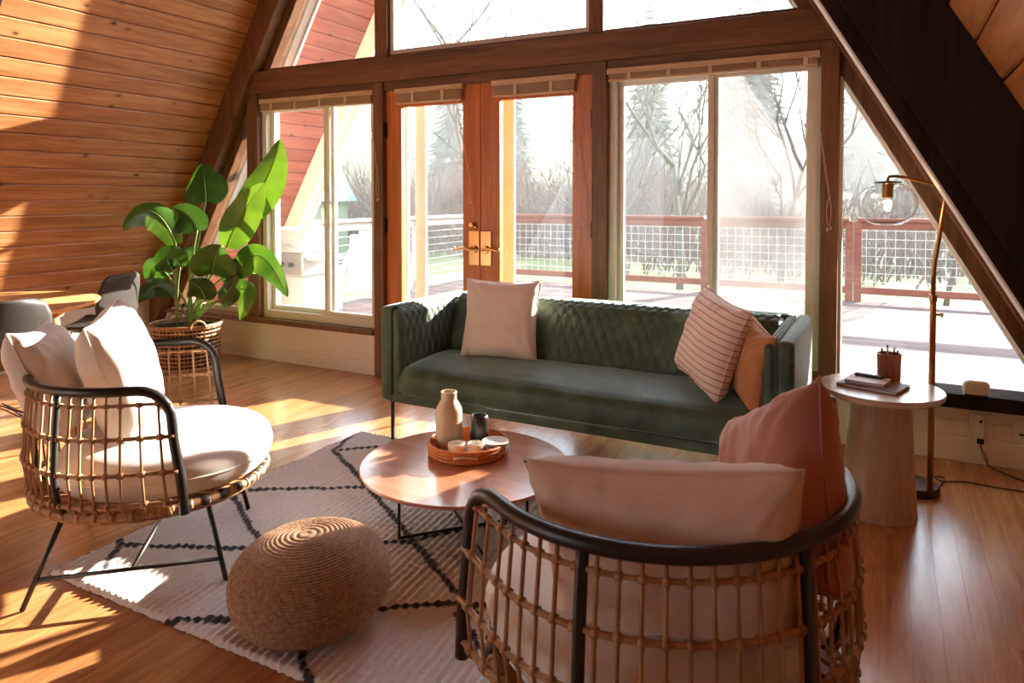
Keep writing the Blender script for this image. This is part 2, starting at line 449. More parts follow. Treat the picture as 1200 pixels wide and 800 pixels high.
# ---- windows
def frame(mb, x0, x1, z0, z1, t, y0, y1, tb=None):
    tb = tb or t
    mb.box(x0, x0+t, y0, y1, z0, z1); mb.box(x1-t, x1, y0, y1, z0, z1)
    mb.box(x0+t, x1-t, y0, y1, z0, z0+tb); mb.box(x0+t, x1-t, y0, y1, z1-t, z1)
def window(n, x0, x1, z0, z1, mx0, mx1, screen=False, jr=.045):
    mb = MB(); frame(mb, x0, x1, z0, z1, .045, YW+.03, YW+.13, .06)
    r = structure(mb.build('window_%d' % n, M['cream_frame'], bevel=.003))
    s = MB(); frame(s, x0+.045, mx1, z0+.06, z1-.045, .035, YW+.085, YW+.12)
    s.build('sash', M['white_frame'], r, bevel=.003)
    s = MB(); frame(s, mx0, x1-.045, z0+.06, z1-.045, .03, YW+.05, YW+.083)
    s.build('sash', M['cream_frame'], r, bevel=.003)
    MB().box(x0+.08, mx1-.03, YW+.100, YW+.104, z0+.09, z1-.08).build('pane', M['glass'], r)
    MB().box(mx0+.03, x1-.075, YW+.064, YW+.068, z0+.09, z1-.075).build('pane', M['glass'], r)
    if screen:
        MB().box(mx0+.02, x1-.05, YW+.128, YW+.129, z0+.06, z1-.05).build('insect_screen', M['screen'], r)
    return r
window(1, -4.46, -3.297, .335, 2.06, -3.83, -3.755)
window(2, -1.52, -.32, .36, 2.06, -.925, -.87, screen=True)
# slanted fixed lights beside the posts
def tri_pane(n, side, xin, z0):
    """triangle between a post edge and the rafter"""
    ztop = 1.95 + (2.17-abs(xin-XC))*S3
    r = MB(); P = [(xin, 0, z0), (XC+side*half(z0, 0), 0, z0), (xin, 0, ztop)]
    p = recalc(MB().prism(P, (0, YW+.09, 0), (0, YW+.094, 0)).build('window_%d' % n, M['glass']))
    return structure(p)
tri_pane(3, -1, -4.585, .335); tri_pane(4, 1, -.228, .345)
structure(MB().box(-.232, -.216, YW+.05, YW+.14, .345, 1.93).build('trim_glazing_bead', M['white_frame']))
structure(MB().box(-5.5, -4.58, YW+.1, YW+.16, .335, .375).build('trim_left_bead', M['cream_frame']))
# transom lights above the beam
def poly_pane(n, pts):
    p = recalc(MB().prism([(a, 0, b) for a, b in pts], (0, YW+.09, 0), (0, YW+.094, 0)).build('window_%d' % n, M['glass']))
    return structure(p)
zb = 2.322; zu = 4.12
poly_pane(5, [(XC-half(zb, 0), zb), (-3.28, zb), (-3.28, 1.95+(2.17-.88)*S3-.0), ])
poly_pane(7, [(-1.56, zb), (XC+half(zb, 0), zb), (-1.56, 1.95+(2.17-.84)*S3)])
p6 = poly_pane(6, [(-3.2, zb), (-1.64, zb), (-1.64, 4.1), (-3.2, 4.1)])
mb = MB(); frame(mb, -3.185, -1.645, zb, 4.1, .032, YW+.04, YW+.12, .035); mb.build('window_frame', M['cream_frame'], p6, bevel=.003)

# ---- the pair of glazed doors
def glazed_door(n, x0, x1, hinge_x, g0, g1, label):
    d = structure(thing('door_%d' % n, None, None, (0, 0, 0)))
    mb = MB()
    mb.box(x0, g0, YW+.02, YW+.065, .02, 2.11); mb.box(g1, x1, YW+.02, YW+.065, .02, 2.11)
    mb.box(g0, g1, YW+.02, YW+.065, 1.94, 2.11); mb.box(g0, g1, YW+.02, YW+.065, .02, .27)
    mb.build('leaf_frame', M['door'], d, bevel=.003)
    MB().box(g0-.005, g1+.005, YW+.04, YW+.045, .265, 1.945).build('pane', M['glass_door'], d)
    for z in (.35, 1.10, 1.78):
        h = MB().box(hinge_x-.012, hinge_x+.012, YW-.006, YW+.03, z-.055, z+.055)
        h.tube([(hinge_x, YW-.008, z-.058), (hinge_x, YW-.008, z+.058)], .007, 8)
        h.build('hinge', M['black_metal'], d)
    return d
dL = glazed_door(1, -3.208, -2.423, -3.212, -3.075, -2.56, '')
dR = glazed_door(2, -2.419, -1.612, -1.608, -2.275, -1.755, '')
def lever(d, cx, sgn):
    x0, x1 = (cx-.088, cx-.003) if sgn < 0 else (cx+.003, cx+.088)
    pl = MB().box(x0, x1, YW+.008, YW+.02, .84, 1.075).build('lock_plate', M['gold'], d, bevel=.004)
    c = (x0+x1)/2
    r = MB(); r.tube([(c, YW+.01, .95), (c, YW-.012, .95)], .026, 20); r.tube([(c, YW-.01, .95), (c, YW-.045, .95)], .010, 12)
    r.build('rosette', M['gold'], pl, smooth=False, bevel=.003)
    pts = [(c, YW-.045, .95)]
    for k in range(1, 9):
        t = k/8; pts.append((c+sgn*.115*t, YW-.045, .95+.012*math.sin(t*PI)-.004*t))
    pts.append((c+sgn*.125, YW-.04, .957)); pts.append((c+sgn*.128, YW-.032, .965))
    MB().tube(pts, [.009, .010, .0095, .009, .0085, .008, .0075, .0075, .008, .008, .006], 10).build('handle', M['gold'], pl, smooth=True)
lever(dL, -2.421, -1); lever(dR, -2.421, 1)
k = MB(); k.tube([(-2.475, YW+.02, 1.115), (-2.475, YW-.012, 1.115)], .011, 12); k.tube([(-2.475, YW-.010, 1.115), (-2.475, YW-.022, 1.115)], .016, 14)
k.tube([(-2.45, YW+.02, 1.10), (-2.45, YW-.01, 1.10)], .008, 10)
k.build('door_bolt', M['gold'], dL, smooth=False, bevel=.002)
structure(MB().box(-3.21, -1.61, YW-.02, YW+.14, 0, .022).build('trim_threshold', M['beamv']))
# white outer frames of the storm doors and window reveals
s = MB()
for x0, x1 in ((-3.16, -3.13), (-3.06, -2.97), (-2.40, -2.37), (-2.34, -2.23), (-1.66, -1.61)):
    s.box(x0-.06, x1-.06, YW+.25, YW+.28, -.05, 2.12)
structure(s.build('trim_storm_frame', M['white_ext'], bevel=.004))
s = MB()
s.box(-3.28, -3.205, YW+.14, YW+.24, 0, 2.14); s.box(-1.61, -1.53, YW+.14, YW+.24, 0, 2.14); s.box(-4.60, -4.46, YW+.14, YW+.22, .3, 2.14)
s.box(-1.52, -1.485, YW+.13, YW+.2, .36, 2.1)
structure(s.build('trim_casing', M['white_ext'], bevel=.004))

# ------------------------------------------------------------------ blinds
def blind(x0, x1, ztop, zbot, y, label, cordx, cordz, tassel, tapes, group='raised wooden blinds on the window wall', slant=0.0):
    b = thing('window_blind', label, 'blind', ((x0+x1)/2, y, ztop), 0, group)
    W = (x1-x0)/2
    MB().box(-W, W, -.022, .022, -.036, 0).build('headrail', M['blind'], b, bevel=.004)
    st = MB(); n = max(3, int((ztop-.036-zbot-.014)/.0062)); z = -.040
    for i in range(n):
        dx = rnd.uniform(-.002, .002); dy = rnd.uniform(-.002, .002)
        st.box(-W+.012+dx, W-.012+dx, -.019+dy, .019+dy, z-.0032, z); z -= .0062
    st.build('slat_stack', M['blind'], b)
    MB().box(-W+.01, W-.01, -.02, .02, z-.014, z).build('bottom_rail', M['blind'], b, bevel=.003)
    for t in tapes:
        tx = -W+2*W*t
        MB().box(tx-.011, tx+.011, -.0245, -.0215, z-.010, -.036).build('ladder_tape', M['cord'], b)
    if cordx is not None:
        cx, cz = cordx-(x0+x1)/2, cordz-ztop; sx = max(-W+.03, min(W-.03, cx - slant))
        dy = -.03
        c = MB(); top = (sx, dy, -.03); bot = (cx, dy, cz+.02)
        for e in (0, .006): c.tube([(top[0]+e, top[1], top[2]), ((top[0]+bot[0])/2+e, dy, (top[2]+bot[2])/2-.02), (bot[0]+e, bot[1], bot[2])], .0013, 5)
        c.build('pull_cord', M['cord'], b)
        if tassel:
            q = MB(); pts = []
            for k in range(20):
                a = 2*PI*k/20; pts.append((cx+.011*math.sin(a), dy, cz-.05+.07*math.cos(a)))
            q.tube(pts, .0018, 5, closed=True)
            q.lathe([(.002, 0), (.005, .004), (.004, .018), (.001, .022)], 8, (cx-.006, dy, cz-.15)); q.lathe([(.002, 0), (.005, .004), (.004, .018), (.001, .022)], 8, (cx+.010, dy, cz-.142))
            q.build('cord_loop', M['cord'], b, smooth=True)
    return b
blind(-4.44, -3.30, 2.075, 1.98, YW+.0, 'wide raised tan blind above the sliding window behind the plant', -3.25, 1.42, True, (.12, .34, .56, .78))
blind(-3.10, -2.54, 2.065, 1.955, YW-.005, 'short raised tan blind on the left glazed door, cord ending at the brass bolt', -2.475, 1.40, True, (.28, .72), slant=.12)
blind(-2.315, -1.715, 2.065, 1.955, YW-.005, 'short raised tan blind on the glazed door nearer the wide window', -1.665, 1.25, True, (.3, .72), slant=.12)
blind(-1.515, -.325, 2.075, 2.0, YW-.005, 'wide raised tan blind above the big window behind the sofa', -.275, 1.27, True, (.12, .32, .52, .74, .94), slant=.10)

# ------------------------------------------------------------------ sofa
sofa = thing('sofa', 'green velvet three seat sofa with diamond quilted back and thin black legs', 'sofa', (-1.325, 3.33, 0))
SX, SY0, SY1 = 1.01, -.38, .38     # half width, front, back (local)
TOP = .735
mb = MB()
mb.box(-SX, -SX+.07, SY0, SY1, .24, TOP); 
o = mb.build('arm', M['velvet'], sofa, bevel=.025, seg=4, smooth=True)
o = MB().box(SX-.07, SX, SY0, SY1, .24, TOP).build('arm', M['velvet'], sofa, bevel=.025, seg=4, smooth=True)
MB().box(-SX+.071, SX-.071, SY1-.075, SY1, .24, TOP).build('back_shell', M['velvet'], sofa, bevel=.02, seg=4, smooth=True)
def diamond(s, t, A=.0072, ps=.058, pt=.082):
    a, b = s/ps, t/pt
    d = abs(math.sin(PI*(a+b)))*abs(math.sin(PI*(a-b)))
    return A*(d**.45)
def quilt(fn, ns, nt_, name, Ls, Lt):
    """fn(u,v)->(point, normal)"""
    b = MB()
    def g(u, v):
        p, n = fn(u, v); e = min(1, min(u, 1-u)*Ls/.01, min(v, 1-v)*Lt/.01)
        return V(p)+V(n)*diamond(u*Ls, v*Lt)*max(e, 0)
    b.grid(g, ns, nt_)
    return b.build(name, M['velvet'], sofa, smooth=True)
# inner back: rises from the seat, leans back and rolls over the top
def backfn(u, v):
    x = -SX+.13 + u*(2*SX-.26)
    prof = [(.07, .40), (.085, .46), (.12, .56), (.155, .66), (.185, .715), (.225, .738), (.30, .738)]
    k = v*(len(prof)-1); i = min(int(k), len(prof)-2); f = k-i
    y = prof[i][0]*(1-f)+prof[i+1][0]*f; z = prof[i][1]*(1-f)+prof[i+1][1]*f
    dy = prof[i+1][0]-prof[i][0]; dz = prof[i+1][1]-prof[i][1]
    return (x, y, z), V((0, -dz, dy)).normalized()
quilt(backfn, 420, 70, 'quilted_back', 2*SX-.26, .42)
def armfn(side):
    def f(u, v):
        y = SY0+.03 + u*(SY1-.10-SY0-.03)
        prof = [(.115, .38), (.122, .45), (.12, .60), (.115, .69), (.10, .722), (.085, .735), (.06, .737)]
        k = v*(len(prof)-1); i = min(int(k), len(prof)-2); q = k-i
        d = prof[i][0]*(1-q)+prof[i+1][0]*q; z = prof[i][1]*(1-q)+prof[i+1][1]*q
        dd = prof[i+1][0]-prof[i][0]; dz = prof[i+1][1]-prof[i][1]
        n = V((dz, 0, -dd)).normalized()
        return (side*(SX-d), y, z), V((-side*n.x, 0, -n.z if n.z < 0 else n.z)).normalized() if False else V((-side*abs(n.x), 0, abs(n.z))).normalized()
    return f
quilt(armfn(-1), 130, 66, 'quilted_arm', .63, .40); quilt(armfn(1), 130, 66, 'quilted_arm', .63, .40)
# padded cores behind the quilting (front faces of the arm pads)
for sd in (-1, 1):
    x0, x1 = sorted((sd*(SX-.071), sd*(SX-.117)))
    MB().box(x0, x1, SY0+.008, SY1-.08, .27, .718).build('arm_pad', M['velvet'], sofa, bevel=.02, seg=4, smooth=True)
mb = MB(); P = [(0, .10, .28), (0, .10, .42), (0, .195, .70), (0, .30, .72), (0, .30, .28)]
mb.prism(P, (-SX+.12, 0, 0), (SX-.12, 0, 0)); recalc(mb.build('back_pad', M['velvet'], sofa))
# bench seat with a rolled front
def seatfn(u, v):
    # loop profile from the front lower edge over the top to the back
    prof = [(-.365, .285), (-.385, .30), (-.392, .34), (-.385, .385), (-.365, .412), (-.33, .428), (-.25, .440), (-.1, .448), (.05, .444), (.11, .43)]
    k = v*(len(prof)-1); i = min(int(k), len(prof)-2); q = k-i
    y = prof[i][0]*(1-q)+prof[i+1][0]*q; z = prof[i][1]*(1-q)+prof[i+1][1]*q
    X = SX-.118; xx = -X+2*X*u
    e = min(u, 1-u)*2*X
    z -= .018*max(0, 1-e/.06)**2 if v > .25 else 0
    y += .012*max(0, 1-e/.05)**2 if v <= .5 else 0
    z += .004*noise.noise(V((xx*4, y*6, 0)))
    return (xx, y, z)
sb = MB(); sb.grid(seatfn, 80, 40); so = sb.build('seat', M['velvet'], sofa, smooth=True)
MB().tube([(-SX+.118, -.372, .284), (SX-.118, -.372, .284)], .002, 6).build('seat_piping', M['velvet'], sofa, smooth=True)
MB().box(-SX+.07, SX-.07, SY0+.006, SY1-.07, .24, .284).build('seat_base', M['velvet'], sofa, bevel=.006)
# seams on the arm fronts
for sd in (-1, 1):
    MB().tube([(sd*(SX-.071), SY0-.001, .25), (sd*(SX-.071), SY0-.001, .715), (sd*(SX-.071), SY0+.015, .737), (sd*(SX-.071), SY1-.09, .739)], .0035, 6).build('arm_piping', M['velvet'], sofa, smooth=True)
for sx in (-1, 1):
    for sy in (SY0+.07, SY1-.05):
        MB().box(sx*(SX-.03)-.008, sx*(SX-.03)+.008, sy-.008, sy+.008, 0, .24).build('leg', M['black_metal'], sofa, bevel=.002)
mb = MB(); mb.box(-SX+.03, SX-.03, SY0+.063, SY0+.077, .222, .24); mb.box(-SX+.03, SX-.03, SY1-.057, SY1-.043, .222, .24)
mb.build('under_rail', M['black_metal'], sofa)

# ------------------------------------------------------------------ pillows
def pillow(name, label, cat, mat, size, T, loc, normal_deg, tilt, roll=0, group=None, seed=0, parts=None, puff=.5, sag=0.0, h=None):
    """square cushion; local frame: x across, z up, y = thickness. normal_deg: direction the front faces"""
    H = h or size
    b = MB(); n = 40
    def surf(sgn):
        def g(u, v):
            a, c = 2*u-1, 2*v-1
            th = T/2*(max(0, (1-a**4)*(1-c**4)))**puff
            k = 1 - .09*(1-c*c)
            kk = 1 - .09*(1-a*a)
            x = a*size/2*k; z = c*H/2*kk
            r = (abs(a)**6*abs(c)**6)
            wv = .011*noise.noise(V((a*1.9+seed*3.1, c*1.9, sgn*2+seed)))+.005*noise.noise(V((a*6+seed, c*4.5, sgn)))
            # creases running in from the corners
            for ca_, cc_ in ((-1, -1), (1, -1), (-1, 1), (1, 1)):
                dx_, dz_ = a-ca_, c-cc_; rr_ = math.hypot(dx_, dz_)
                if rr_ < .9: wv += .006*math.sin(math.atan2(dz_, dx_)*13+seed*2+ca_)*(1-rr_/.9)*min(1, rr_/.25)
            # small gathers radiating along the bottom and top seams
            wv += .005*math.sin(a*23+seed)*max(0, abs(c)-.72)/.28*(1-abs(c))*6
            y = -sgn*(th + (wv if th > .004 else 0))
            z -= sag*(1-c)*.5*(1-a*a)*.0
            return (x, y, z)
        return g
    g1 = surf(1); g2 = surf(-1)
    b.grid(g1, n, n); b.grid(lambda u, v: g2(1-u, v), n, n)
    # rotation: front (-y) should face normal_deg
    rz = math.radians(normal_deg + 90)
    Mx = Matrix.Rotation(rz, 4, 'Z') @ Matrix.Rotation(math.radians(-tilt), 4, 'X') @ Matrix.Rotation(math.radians(roll), 4, 'Y')
    o = b.build(name, mat, None, smooth=True)
    import bmesh
    bm = bmesh.new(); bm.from_mesh(o.data); bmesh.ops.remove_doubles(bm, verts=bm.verts, dist=.0008); bmesh.ops.recalc_face_normals(bm, faces=bm.faces); bm.to_mesh(o.data); bm.free()
    o.matrix_world = Matrix.Translation(V(loc)) @ Mx
    tag(o, label, cat, group)
    # seam piping round the edge, as a part
    pts = []
    for t in range(96):
        q = t/96*4; s_ = int(q); f = q-s_
        a, c = ((-1+2*f, -1), (1, -1+2*f), (1-2*f, 1), (-1, 1-2*f))[s_]
        pts.append((a*size/2*(1-.09*(1-c*c)), 0, c*H/2*(1-.09*(1-a*a))))
    p = MB(); p.tube(pts, .0032, 6, closed=True)
    p.build('seam', mat, o, smooth=True)
    return o
pillow('throw_pillow', 'plain blush square pillow near the left end of the green sofa', 'pillow', M['pillow_blush'], .43, .18, (-1.84, 3.36, .645), -80, 14, 0, seed=1)
pillow('throw_pillow', 'pale pink pillow with fine stripes, at the right end of the green sofa', 'pillow', M['striped'], .42, .17, (-.69, 3.22, .655), -141, 17, 8, seed=2)
pillow('throw_pillow', 'small tan pillow wedged between the striped pillow and the sofa arm', 'pillow', M['pillow_tan'], .34, .12, (-.50, 3.13, .60), -152, 10, 8, seed=3)

# ------------------------------------------------------------------ rug
rug = MB()
RX0, RX1, RY0, RY1 = -2.55, -.45, 1.40, 3.06
segs = [((-2.473,2.75),(-2.024,2.469)),((-2.473,2.75),(-2.1,3.06)),((-2.453,2.201),(-2.024,2.469)),((-2.024,2.469),(-1.955,2.526)),
 ((-2.024,2.469),(-1.40,2.05)),((-1.955,2.526),(-1.5,2.85)),((-1.40,2.05),(-1.1,1.86)),((-1.58,2.12),(-1.434,2.33)),((-1.434,2.33),(-1.2,2.55)),((-1.2,2.55),(-.9,2.4)),((-1.2,2.55),(-1.25,3.0)),
 ((-1.197,1.878),(-1.8,1.45)),((-1.135,1.9),(-.75,2.1)),((-1.16,1.84),(-.62,1.45)),
 ((-2.389,1.502),(-2.495,1.625)),((-2.495,1.625),(-1.95,1.87)),((-1.95,1.87),(-1.6,2.12)),((-2.55,2.17),(-1.75,1.70)),((-1.75,1.70),(-1.343,1.39)),((-1.95,1.38),(-1.45,1.68)),
 ((-.9,2.4),(-.45,2.6)),((-.75,2.1),(-.45,1.9)),((-.9,2.4),(-.75,2.1)),((-2.55,3.0),(-2.473,2.75)),((-1.5,2.85),(-1.25,3.0)),((-2.55,1.66),(-2.495,1.625))]
def segd(px, py, a, b):
    ax, ay = a; bx, by = b; dx, dy = bx-ax, by-ay
    t = max(0, min(1, ((px-ax)*dx+(py-ay)*dy)/(dx*dx+dy*dy)))
    return math.hypot(px-ax-t*dx, py-ay-t*dy)
st = .0062; nx = int((RX1-RX0)/st); ny = int((RY1-RY0)/st)
vals = []
for j in range(ny+1):
    for i in range(nx+1):
        x = RX0+(RX1-RX0)*i/nx; y = RY0+(RY1-RY0)*j/ny
        wx = x+.012*noise.noise(V((x*14, y*14, 0))); wy = y+.012*noise.noise(V((x*14, y*14, 5)))
        d = min(segd(wx, wy, a, b) for a, b in segs)
        if x-RX0 < .012+.008*noise.noise(V((0, y*40, 2))) : d = 0
        jag = .0045*noise.noise(V((x*80, y*80, 1)))
        ln = 1.0 if d+jag < .0125 else 0.0
        vals.append(ln)
        edge = min(i, nx-i, j, ny-j)*st
        z = .017+.0035*math.sin(2*PI*(x*.92+y*.08+.002*noise.noise(V((x*9, y*9, 0))))/.0265)+.004*noise.noise(V((x*55, y*55, 3)))+.003*noise.noise(V((x*10, y*10, 7)))
        if ln: z += .003
        z *= min(1, edge/.012+.15)
        if i in (0, nx): x += .006*noise.noise(V((x*3, y*60, 9)))
        if j in (0, ny): y += .007*noise.noise(V((x*60, y*3, 9)))
        rug.v.append((x, y, max(z, .002)))
for j in range(ny):
    for i in range(nx):
        a = j*(nx+1)+i; rug.f.append((a, a+1, a+nx+2, a+nx+1))
ro = rug.build('area_rug', M['rug'], None, smooth=True)
at = ro.data.attributes.new('line', 'FLOAT', 'POINT'); at.data.foreach_set('value', vals)
tag(ro, 'cream shaggy area rug with dark irregular diamond lines', 'rug')

# ------------------------------------------------------------------ coffee table
ct = thing('coffee_table', 'low round reddish wood coffee table on thin black wire legs', 'coffee table', (-1.43, 2.325, 0))
TZ = .28; TR = .40
MB().lathe([(.0001, TZ-.02), (TR-.02, TZ-.02), (TR-.004, TZ-.013), (TR, TZ-.006), (TR-.003, TZ), (.0001, TZ)], 96).build('tabletop', M['table_wood'], ct, smooth=False)
for k in range(4):
    a = math.radians(228+90*k); r = .257
    MB().tube([(r*math.cos(a), r*math.sin(a), .021), (r*math.cos(a), r*math.sin(a), TZ-.018)], .0055, 8).build('leg', M['black_metal'], ct)
for k in range(2):
    a = math.radians(228+90*k); r = .257
    MB().tube([(r*math.cos(a), r*math.sin(a), .027), (-r*math.cos(a), -r*math.sin(a), .027)], .005, 8).build('cross_bar', M['black_metal'], ct)
mb = MB(); mb.lathe([(.25, TZ-.03), (.265, TZ-.03), (.265, TZ-.018), (.25, TZ-.018)], 48); mb.build('top_ring', M['black_metal'], ct)

TX, TY = -1.475, 2.42
tray = thing('serving_tray', 'round woven rattan tray on the coffee table', 'tray', (TX, TY, TZ))
MB().lathe([(.0001, .001), (.148, .001), (.154, .006), (.158, .048), (.150, .050), (.146, .012), (.0001, .010)], 64, fn=lambda a, z: 1+.006*math.sin(a*60)).build('tray_body', M['tray'], tray, smooth=False)
mb = MB()
for z in (.012, .024, .036, .050):
    mb.tube([((.156 if z < .045 else .154)*math.cos(2*PI*k/64), (.156 if z < .045 else .154)*math.sin(2*PI*k/64), z) for k in range(64)], .004 if z < .045 else .0055, 6, closed=True)
mb.build('woven_rim', M['tray'], tray, smooth=True)
for a in (-62, 118):
    q = MB(); pts = [(.163*math.cos(math.radians(a+d)), .163*math.sin(math.radians(a+d)), .030+.007*math.cos(d/16*PI/2)) for d in range(-16, 17, 4)]
    q.tube(pts, .0045, 6); q.build('tray_handle', M['ceramic'], tray, smooth=True)
def rev(name, label, cat, mat, prof, x, y, z, n=32, group=None, fn=None):
    o = MB().lathe(prof, n, fn=fn).build(name, mat, None, smooth=True)
    o.location = (x, y, z); tag(o, label, cat, group)
    m = o.modifiers.new('edge', 'EDGE_SPLIT'); m.split_angle = math.radians(40)
    return o
TT = TZ+.011
rev('bottle_vase', 'tall beige ceramic bottle with a short neck in the tray', 'vase', M['ceramic'],
    [(.0001, 0), (.046, 0), (.052, .006), (.053, .02), (.053, .150), (.050, .164), (.040, .182), (.033, .192), (.031, .198), (.031, .222), (.033, .226), (.031, .229), (.026, .228), (.025, .19), (.0001, .185)], -1.555, 2.405, TT)
rev('dark_cup', 'charcoal ceramic tumbler with pale rim behind the small cups', 'cup', M['ceramic_k'],
    [(.0001, 0), (.030, 0), (.035, .006), (.038, .03), (.038, .11), (.036, .124), (.032, .128), (.028, .127), (.026, .12), (.026, .02), (.0001, .018)], -1.455, 2.475, TT)
rib = lambda a, z: 1+.025*math.cos(a*26)
cp = [(.0001, 0), (.028, 0), (.032, .004), (.033, .01), (.033, .048), (.032, .054), (.029, .055), (.027, .052), (.026, .012), (.0001, .010)]
rev('ribbed_cup', 'small ribbed cream cup next to the tall bottle', 'cup', M['ceramic_w'], cp, -1.475, 2.335, TT, 104, fn=rib)
rev('ribbed_cup', 'small ribbed cream cup next to the stacked saucers', 'cup', M['ceramic_w'], cp, -1.408, 2.368, TT, 104, fn=rib)
for k in range(3):
    rev('saucer', ('lowest', 'middle', 'topmost')[k]+' white saucer in the stack in the rattan tray', 'saucer', M['ceramic_w'],
        [(.0001, 0), (.034, 0), (.036, .004), (.052, .012), (.054, .016), (.052, .018), (.034, .010 if k < 2 else .013), (.0001, .008 if k < 2 else .012)], -1.36, 2.44, TT+k*.0165, 40, group='stacked saucers in the tray')

# ------------------------------------------------------------------ pouf
pf = MB(); prof = []
Rm, Hh = .230, .272
m = 270
for i in range(m+1):
    t = -PI/2 + PI*i/m
    c_, s_ = math.cos(t), math.sin(t)
    r = Rm*(abs(c_)**.72); z = Hh/2*(1 if s_ > 0 else -1)*(abs(s_)**.85)
    bumpy = .0038*abs(math.sin(PI*i/5.0))
    prof.append((max(r+bumpy*abs(c_), .0002), z+Hh/2+bumpy*s_))
pf.lathe(prof, 160, fn=lambda a, z: 1+.012*math.sin(a*2+1)+.004*math.sin(a*64+z*260))
po = pf.build('pouf', M['jute'], None, smooth=True); po.location = (-1.515, 1.592, .019); po.rotation_euler = (math.radians(2), math.radians(-3), 0)
tag(po, 'round braided jute pouf standing on the rug', 'pouf')

# ------------------------------------------------------------------ rattan armchairs
RIMZ = .70
def ucurve(t):
    """t in 0..1 from the right arm end round the back to the left arm end (local x = facing)"""
    Ls, A, B = .11, .37, .395
    # arc length approx: straight .11, half ellipse ~1.2, straight .11
    arc = 1.205; tot = 2*Ls+arc; s = t*tot
    if s < Ls: return (Ls-s, -B)
    if s > tot-Ls: return (s-(tot-Ls), B)
    a = PI*(s-Ls)/arc
    return (-A*math.sin(a), -B*math.cos(a))
def bscale(z):
    pr_ = [(.285, .90), (.30, .94), (.345, 1.02), (.44, 1.05), (.55, 1.035), (.66, 1.01), (.70, 1.0)]
    for (z0, s0), (z1, s1) in zip(pr_, pr_[1:]):
        if z <= z1:
            f = max(0, (z-z0)/(z1-z0)); return s0+(s1-s0)*f
    return 1
def upt(t, z):
    x, y = ucurve(t); s = bscale(z)
    return V((x*s if x < 0 else x*(.185-(z-.305)*.10)/.11, y*s, z))
def make_armchair(label):
    c = thing('rattan_armchair', label, 'armchair', group=None)
    # black tube: arm post, corner, rim, corner, arm post
    pts = []
    for sgn in (-1, 1):
        q = []
        top = V((.11, sgn*.395, RIMZ)); rr = .10
        q.append(V((.185, sgn*.40, .305))); q.append(V((.175, sgn*.40, .42))); q.append(V((.155, sgn*.398, .54)))
        for k in range(0, 7):
            a = PI/2*k/6
            q.append(V((.05+ .10*math.cos(a), sgn*.396, RIMZ-.10+.10*math.sin(a))))
        if sgn < 0: first = q
        else: last = q[::-1]
    mid = [V((*ucurve(t), RIMZ)) for t in [.06+.88*i/46 for i in range(47)]]
    mid = [p for p in mid if p.x < .035]
    MB().tube(first+mid+last, .0160, 12).build('arm_rail', M['rail_black'], c, smooth=True)
    for t in (.22, .5, .78):
        MB().tube([upt(t, z)*1.0 for z in (.695, .66, .6, .55, .5, .44, .39, .345, .31, .29)], .0105, 8, flat=1.25).build('back_strut', M['rail_black'], c, smooth=True)
    # slats
    sl = MB(); nsl = 36
    for i in range(nsl):
        t = .02+.96*i/(nsl-1)
        if min(abs(t-.22), abs(t-.5), abs(t-.78)) < .011: continue
        zt_ = .692 if .07 < t < .93 else .66
        zz = [zt_, .62, .55, .5, .44, .39, .345, .31, .292]
        sl.tube([upt(t, z) for z in zz], .0042, 6)
    sl.build('rattan_slats', M['rattan'], c, smooth=True)
    for z, r in ((.657, .0055), (.555, .0065), (.445, .0065), (.345, .0075)):
        h = MB(); T = [i/60 for i in range(61)]
        h.tube([upt(t, z) + V((0, 0, 0)) for t in T], r, 8)
        # bindings at the crossings
        for i in range(nsl):
            t = .02+.96*i/(nsl-1); a = upt(max(0, t-.0045), z); b = upt(min(1, t+.0045), z)
            h.tube([a, b], r*1.55, 7)
        h.build('rattan_hoop', M['rattan'], c, smooth=True)
    def ring(a, z, s=1.0):
        cx, cy = math.cos(a), math.sin(a)
        rx = .37 if cx < 0 else .385
        return V((rx*cx*s, .372*cy*s, z))
    nR = 96
    h = MB(); h.tube([ring(2*PI*k/nR, .302) for k in range(nR)], .015, 8, closed=True); h.tube([ring(2*PI*k/nR, .280, .955) for k in range(nR)], .011, 8, closed=True)
    # wrapping bands
    for k in range(88):
        a = 2*PI*k/88
        if k % 2: h.tube([ring(a-.022, .302), ring(a+.022, .302)], .0168, 8)
    h.build('base_ring', M['rattan'], c, smooth=True)
    h = MB(); h.tube([ring(-1.2+2.4*k/60, .303) for k in range(61)], [(.0178 if (k//2) % 2 else .0120) for k in range(61)], 8)
    h.build('ring_binding', M['rattan_dark'], c, smooth=True)
    # woven seat deck
    d = MB()
    for k in range(-8, 9):
        y = k*.042; e = math.sqrt(max(0, 1-(y/.372)**2))*.37
        d.box(-e, e, y-.014, y+.014, .300, .304)
    d.build('seat_webbing', M['rattan'], c)
    # legs and stretchers
    for sy in (-1, 1):
        MB().tube([(-.20, sy*.265, .285), (-.312, sy*.30, .004)], .0085, 10).build('leg', M['rail_black'], c, smooth=True)
        MB().tube([(.225, sy*.255, .285), (.29, sy*.285, .004)], .0085, 10).build('leg', M['rail_black'], c, smooth=True)
        MB().tube([(-.277, sy*.289, .09), (.271, sy*.276, .09)], .007, 8).build('stretcher', M['rail_black'], c, smooth=True)
    MB().tube([(.0, -.28, .09), (.0, .28, .09)], .007, 8).build('stretcher', M['rail_black'], c, smooth=True)
    MB().tube([(.226, -.256, .277), (.226, .256, .277)], .007, 8).build('front_bar', M['rail_black'], c, smooth=True)
    MB().tube([(-.20, -.265, .277), (-.20, .265, .277)], .007, 8).build('rear_bar', M['rail_black'], c, smooth=True)
    # seat cushion
    cu = MB()
